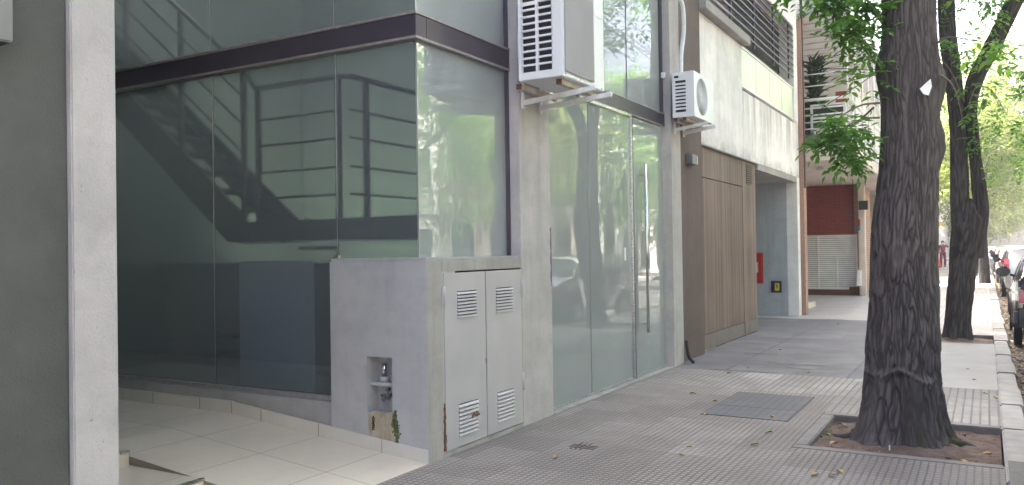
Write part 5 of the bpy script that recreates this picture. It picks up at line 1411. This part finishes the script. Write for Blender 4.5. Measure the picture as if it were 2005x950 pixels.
def person(loc, label, top, bottom, arm_up=False, heading=-1, mask=True, H=1.68, away=False):
    X, Y, Z = loc; s = H / 1.7; t = thing('person', loc, label, 'person')
    P_ = lambda x, y, z: (X + x * s, Y + y * s * heading, Z + z * s)
    # body: one continuous surface (skin), clothes as children over it
    v = [P_(0, 0, .95), P_(0, 0, 1.15), P_(0, .01, 1.38), P_(0, .0, 1.48), P_(0, .02, 1.60),
         P_(-.18, 0, 1.40), P_(-.25, .02, 1.15), P_(-.24, .12, .95), P_(-.24, .16, .86),
         P_(.18, 0, 1.40), P_(.27, .05, 1.18) if not arm_up else P_(.30, .08, 1.30), P_(.25, .12, .95) if not arm_up else P_(.20, .16, 1.52), P_(.25, .16, .86) if not arm_up else P_(.12, .14, 1.62),
         P_(-.09, 0, .90), P_(-.11, .10, .50), P_(-.11, .02, .08), P_(-.11, .14, .04),
         P_(.09, 0, .90), P_(.11, -.02, .50), P_(.11, -.14, .10), P_(.11, -.04, .04)]
    e = [(0, 1), (1, 2), (2, 3), (3, 4), (2, 5), (5, 6), (6, 7), (7, 8), (2, 9), (9, 10), (10, 11), (11, 12), (0, 13), (13, 14), (14, 15), (15, 16), (0, 17), (17, 18), (18, 19), (19, 20)]
    r = [.13, .12, .13, .05, .095, .055, .042, .034, .035, .055, .042, .034, .035, .085, .055, .035, .035, .085, .055, .035, .035]
    skin_body('body', v, e, [q * s for q in r], 'skin', t)
    skin_body('shirt', [v[i] for i in (0, 1, 2, 5, 6, 9, 10)] + [tuple((Vector(v[6]) * .4 + Vector(v[7]) * .6)), tuple((Vector(v[10]) * .4 + Vector(v[11]) * .6))], [(0, 1), (1, 2), (2, 3), (3, 4), (4, 7), (2, 5), (5, 6), (6, 8)], [q * s for q in (.16, .145, .15, .075, .065, .075, .065, .06, .06)], top, t)
    skin_body('trousers', [v[0], v[13], v[14], v[15], v[17], v[18], v[19]], [(0, 1), (1, 2), (2, 3), (0, 4), (4, 5), (5, 6)], [q * s for q in (.14, .105, .085, .07, .105, .085, .07)], bottom, t)
    b = MB()
    for (q, w_) in ((v[15], v[16]), (v[19], v[20])):
        b.box(q[0] - .045, q[0] + .045, min(q[1], w_[1]) - .06, max(q[1], w_[1]) + .06, max(Z + .0, q[2] - .09), q[2] - .01)
    b.build('shoes', 'shoe', t, .015)
    c = Vector(v[4]); bm = bmesh.new(); bmesh.ops.create_uvsphere(bm, u_segments=16, v_segments=10, radius=.108 * s)
    hv = [(x.co.x, x.co.y, x.co.z) for x in bm.verts]; hf = [[q.index for q in f.verts] for f in bm.faces]; bm.free()
    hb = MB(); hb.add([(c.x + x, c.y - heading * .025 + y, c.z + .03 + z * (1 if z > -.02 else 1.2)) for x, y, z in hv], hf, 0, True); hb.build('hair', 'hair', t)
    if not away:
        fb_ = MB(); fb_.add([(c.x + x * .62, c.y + heading * .065 + y * .45, c.z - .035 + z * .5) for x, y, z in hv], hf, 0, True); fb_.build('face_mask', 'mask', t)
    return t
pr = person((-2.42, 60, .0), 'walker in maroon scrubs and white face mask, hand raised to the head', 'scrubs', 'scrubs', True)
person((-2.95, 61, 0), 'walker in blue partly hidden behind the thick trunk', 'denim', 'trouser', False)
person((-.26, 43, 0), 'person in blue jacket standing behind the forked tree', 'denim', 'trouser', False, 1, away=True, H=1.78)
bg_ = MB(); bg_.box(-2.80, -2.62, 60.6, 60.75, .85, 1.15); tag(bg_.build('shopping_bag', plain('light_blue_bag', (.12, .42, .62), .6), None, .05, 2), 'light blue bag carried beside the walker in blue', 'bag')
cn = thing('traffic_cone', (-2.66, 59, 0), 'orange traffic cone standing on the far pavement', 'traffic cone')
MB().tube([(-2.66, 59, .03), (-2.66, 59, .62)], [.19, .05], 16).build('cone', plain('orange_plastic', (.75, .14, .03), .5), cn)
MB().box(-2.88, -2.44, 58.78, 59.22, 0, .03).build('base', plain('orange_base', (.6, .12, .03), .6), cn)
sg_ = thing('shop_sign', (-2.7, 62, 2.6), 'small yellow pennant sign hanging over the far pavement', 'sign')
MB().prism([(-3.2, 2.95), (-2.35, 2.95), (-2.42, 2.62), (-2.6, 2.75), (-2.8, 2.6), (-3.2, 2.7)], 1, 61.98, 62.02).build('panel', 'yellow', sg_)
MB().tube([(-3.2, 62, 2.97), (-2.3, 62, 2.97)], .02, 6).build('arm', 'trim', sg_)

# ------------------------------------------------------------ pavement details
cv = thing('access_cover', (-1.8, 7.6, .004), 'bluish steel access cover set in the grooved tiles near the tree pit', 'access cover')
cvv = MB()
cvv.add([(-2.17, 7.17, .004), (-1.44, 6.95, .004), (-1.50, 8.25, .004), (-2.13, 8.22, .004)], [(0, 1, 2, 3)])
b = MB(); b.box(-2.17, -1.46, 7.50, 8.24, -.02, .004); b.build('plate', 'plate', cv)
b = MB(); b.box(-2.17, -1.46, 7.02, 7.49, -.02, .005); b.build('plate', 'plate', cv)
b = MB(); b.box(-2.186, -2.171, 7.0, 8.26, -.02, .003); b.box(-1.459, -1.444, 7.0, 8.26, -.02, .003); b.box(-2.171, -1.459, 8.2405, 8.26, -.02, .003); b.build('rim', 'skirtjoint', cv)
sv_ = MB()
for q in range(3): sv_.box(-2.655 + q * .037, -2.645 + q * .037, 5.38, 5.60, .001, .0045); sv_.box(-2.69, -2.49, 5.43 + q * .04, 5.435 + q * .04, .001, .0048)
tag(sv_.build('drain_grate', 'skirtjoint'), 'small square drain grate in the tiles in front of the cabinet', 'drain')
tag(part('drain_cover', 'asphalt_patch', None, (.10, .38, 5.6, 6.35, -.05, .012), bevel=.004), 'dark iron drain cover at the kerb by the tree pit', 'drain cover')
# fallen leaves
proto = None
def fallen(x, y, mat, label, group, s=.06, z=.004):
    a = random.uniform(0, 6.28); n = 9; top = []
    for k in range(n):
        u = k / (n - 1)
        wd = .30 * math.sin(u * math.pi) ** .7 * s
        top.append((u * s - s / 2, wd, .15 * s * math.sin(u * 3) + .004 + .02 * s * random.random()))
    vs = []
    for (u, w_, h) in top: vs += [(u, -w_, h + .10 * w_), (u, 0, h * .35), (u, w_, h + .16 * w_)]
    vs = [(x + math.cos(a) * p[0] - math.sin(a) * p[1], y + math.sin(a) * p[0] + math.cos(a) * p[1], z + p[2]) for p in vs]
    b = MB(); fs = []
    for k in range(n - 1):
        for j in range(2): fs.append((3 * k + j, 3 * k + 3 + j, 3 * k + 4 + j, 3 * k + 1 + j))
    b.add(vs, fs, 0, True)
    o = b.build('fallen_leaf', mat); o.location = (0, 0, 0)
    me = o.data; c0 = Vector((x, y, z)); me.transform(Matrix.Translation(-c0)); o.location = c0
    sd = o.modifiers.new('s', 'SOLIDIFY'); sd.thickness = .001
    return tag(o, label, 'leaf', group)
def px(u, v):
    d = fw + r2 * ((u - PW / 2) / F) - u2 * ((v - PH / 2) / F); k = -1.45 / d.z; return d.x * k, d.y * k
leafpts = [(1088, 898), (1335, 893), (1505, 848), (1357, 772), (1400, 787), (1382, 813), (1350, 877), (1478, 872), (1513, 818), (1528, 686), (1465, 722), (1342, 748), (1582, 731), (1645, 926), (1629, 934), (1596, 932), (1428, 732), (1674, 651), (1640, 635), (1895, 724), (1908, 745), (1950, 780), (1930, 772), (1560, 634), (1497, 640), (1700, 765)]
for i, (u, v) in enumerate(leafpts):
    x, y = px(u, v); mat = ('fallen', 'fallen', 'fallen_green', 'fallen', 'fallen_brown')[i % 5]
    if i == 2: mat = 'fallen_green'
    ds = math.hypot(x, y)
    lb = {'fallen': 'small yellow leaf fallen', 'fallen_green': 'small greenish leaf fallen', 'fallen_brown': 'small curled brown leaf fallen'}[mat]
    gp = {'fallen': 'yellow leaves on the pavement', 'fallen_green': 'greenish leaves on the pavement', 'fallen_brown': 'brown leaves on the pavement'}[mat]
    marks = [((-1.8, 7.6), 'on the steel access cover'), ((-3.3, 5.3), 'near the foot of the meter cabinet'), ((-2.4, 6.0), 'on the tiles before the glass door'), ((-2.6, 9.8), 'at the edge of the dark driveway slabs'), ((-2.0, 13), 'far in on the driveway'),
             ((-1.35, 6.9), 'just left of the tree pit'), ((-.8, 5.7), 'in front of the tree pit'), ((-.3, 9.5), 'on the cement right of the thick trunk'), ((-2.2, 5.2), 'low on the small square tiles'), ((-2.6, 8.5), 'on the bar tiles above the cover')]
    lb += ' ' + min(marks, key=lambda q: math.hypot(q[0][0] - x, q[0][1] - y))[1]
    fallen(x, y, mat, lb, gp, random.uniform(.04, .07))
for i in range(26):
    x = random.uniform(-1.1, .03); y = random.uniform(6.32, 7.4)
    if math.hypot(x + .53, y - 6.85) < .42: continue
    mt = random.choice(['fallen', 'fallen_brown', 'fallen_brown', 'fallen_green'])
    fallen(x, y, mt, {'fallen': 'yellow leaf lying on the soil of the tree pit', 'fallen_green': 'greenish leaf lying on the soil of the tree pit', 'fallen_brown': 'brown leaf lying on the soil of the tree pit'}[mt], 'leaves on the pit soil', random.uniform(.05, .09), -.045)
# gutter litter: stuff
N = 2600
gx = .27 + abs(rng.normal(0, .22, N)); gy = rng.uniform(4, 45, N) ** 1.0
pos = np.stack([gx, gy, np.full(N, -.122)], 1); d = rnd_unit(N); d[:, 2] *= .15; nm = rnd_unit(N) * .4 + np.array([0, 0, 1.])
V, Fq = leaf_mesh(pos, nm, d, rng.uniform(.05, .10, N), .5)
M['gutter'] = leafmat('gutter_leaf', (.16, .10, .07), (.27, .18, .12), (.42, .30, .18), .1)
tag(np_mesh('gutter_leaves', V, Fq, 'gutter'), 'dry leaves heaped along the gutter below the kerb', 'leaf litter', kind='stuff')
# hooked roots and crumbs around the tree foot
N = 900
a = rng.uniform(0, 6.28, N); r_ = rng.uniform(.3, .75, N)
pos = np.stack([np.clip(-.54 + np.cos(a) * r_, -1.13, .05), np.clip(6.86 + np.sin(a) * r_ * .8, 6.30, 7.43), np.full(N, -.045)], 1); d = rnd_unit(N); d[:, 2] *= .2
V, Fq = leaf_mesh(pos, rnd_unit(N) * .5 + np.array([0, 0, 1.]), d, rng.uniform(.012, .035, N), .6)
tag(np_mesh('soil_debris', V, Fq, 'fallen_brown'), 'small dry crumbs and leaf bits on the pit soil', 'litter', kind='stuff')

hz = MB().box(-26, 26, -62, 140, -1.0, 24).build('haze', 'slot')  # air volume added so the distance looks washed out and overexposed
m = NT('added_haze'); m.t.nodes.remove(m.b)
v = m.n('VolumePrincipled'); v.inputs['Density'].default_value = .0022; v.inputs['Color'].default_value = (.95, .95, .95, 1); v.inputs['Anisotropy'].default_value = .3
m.l(v.outputs[0], m.out.inputs['Volume']); hz.data.materials.clear(); hz.data.materials.append(m.m)
tag(hz, 'thin haze volume added along the street to wash out the background', 'haze', kind='stuff')
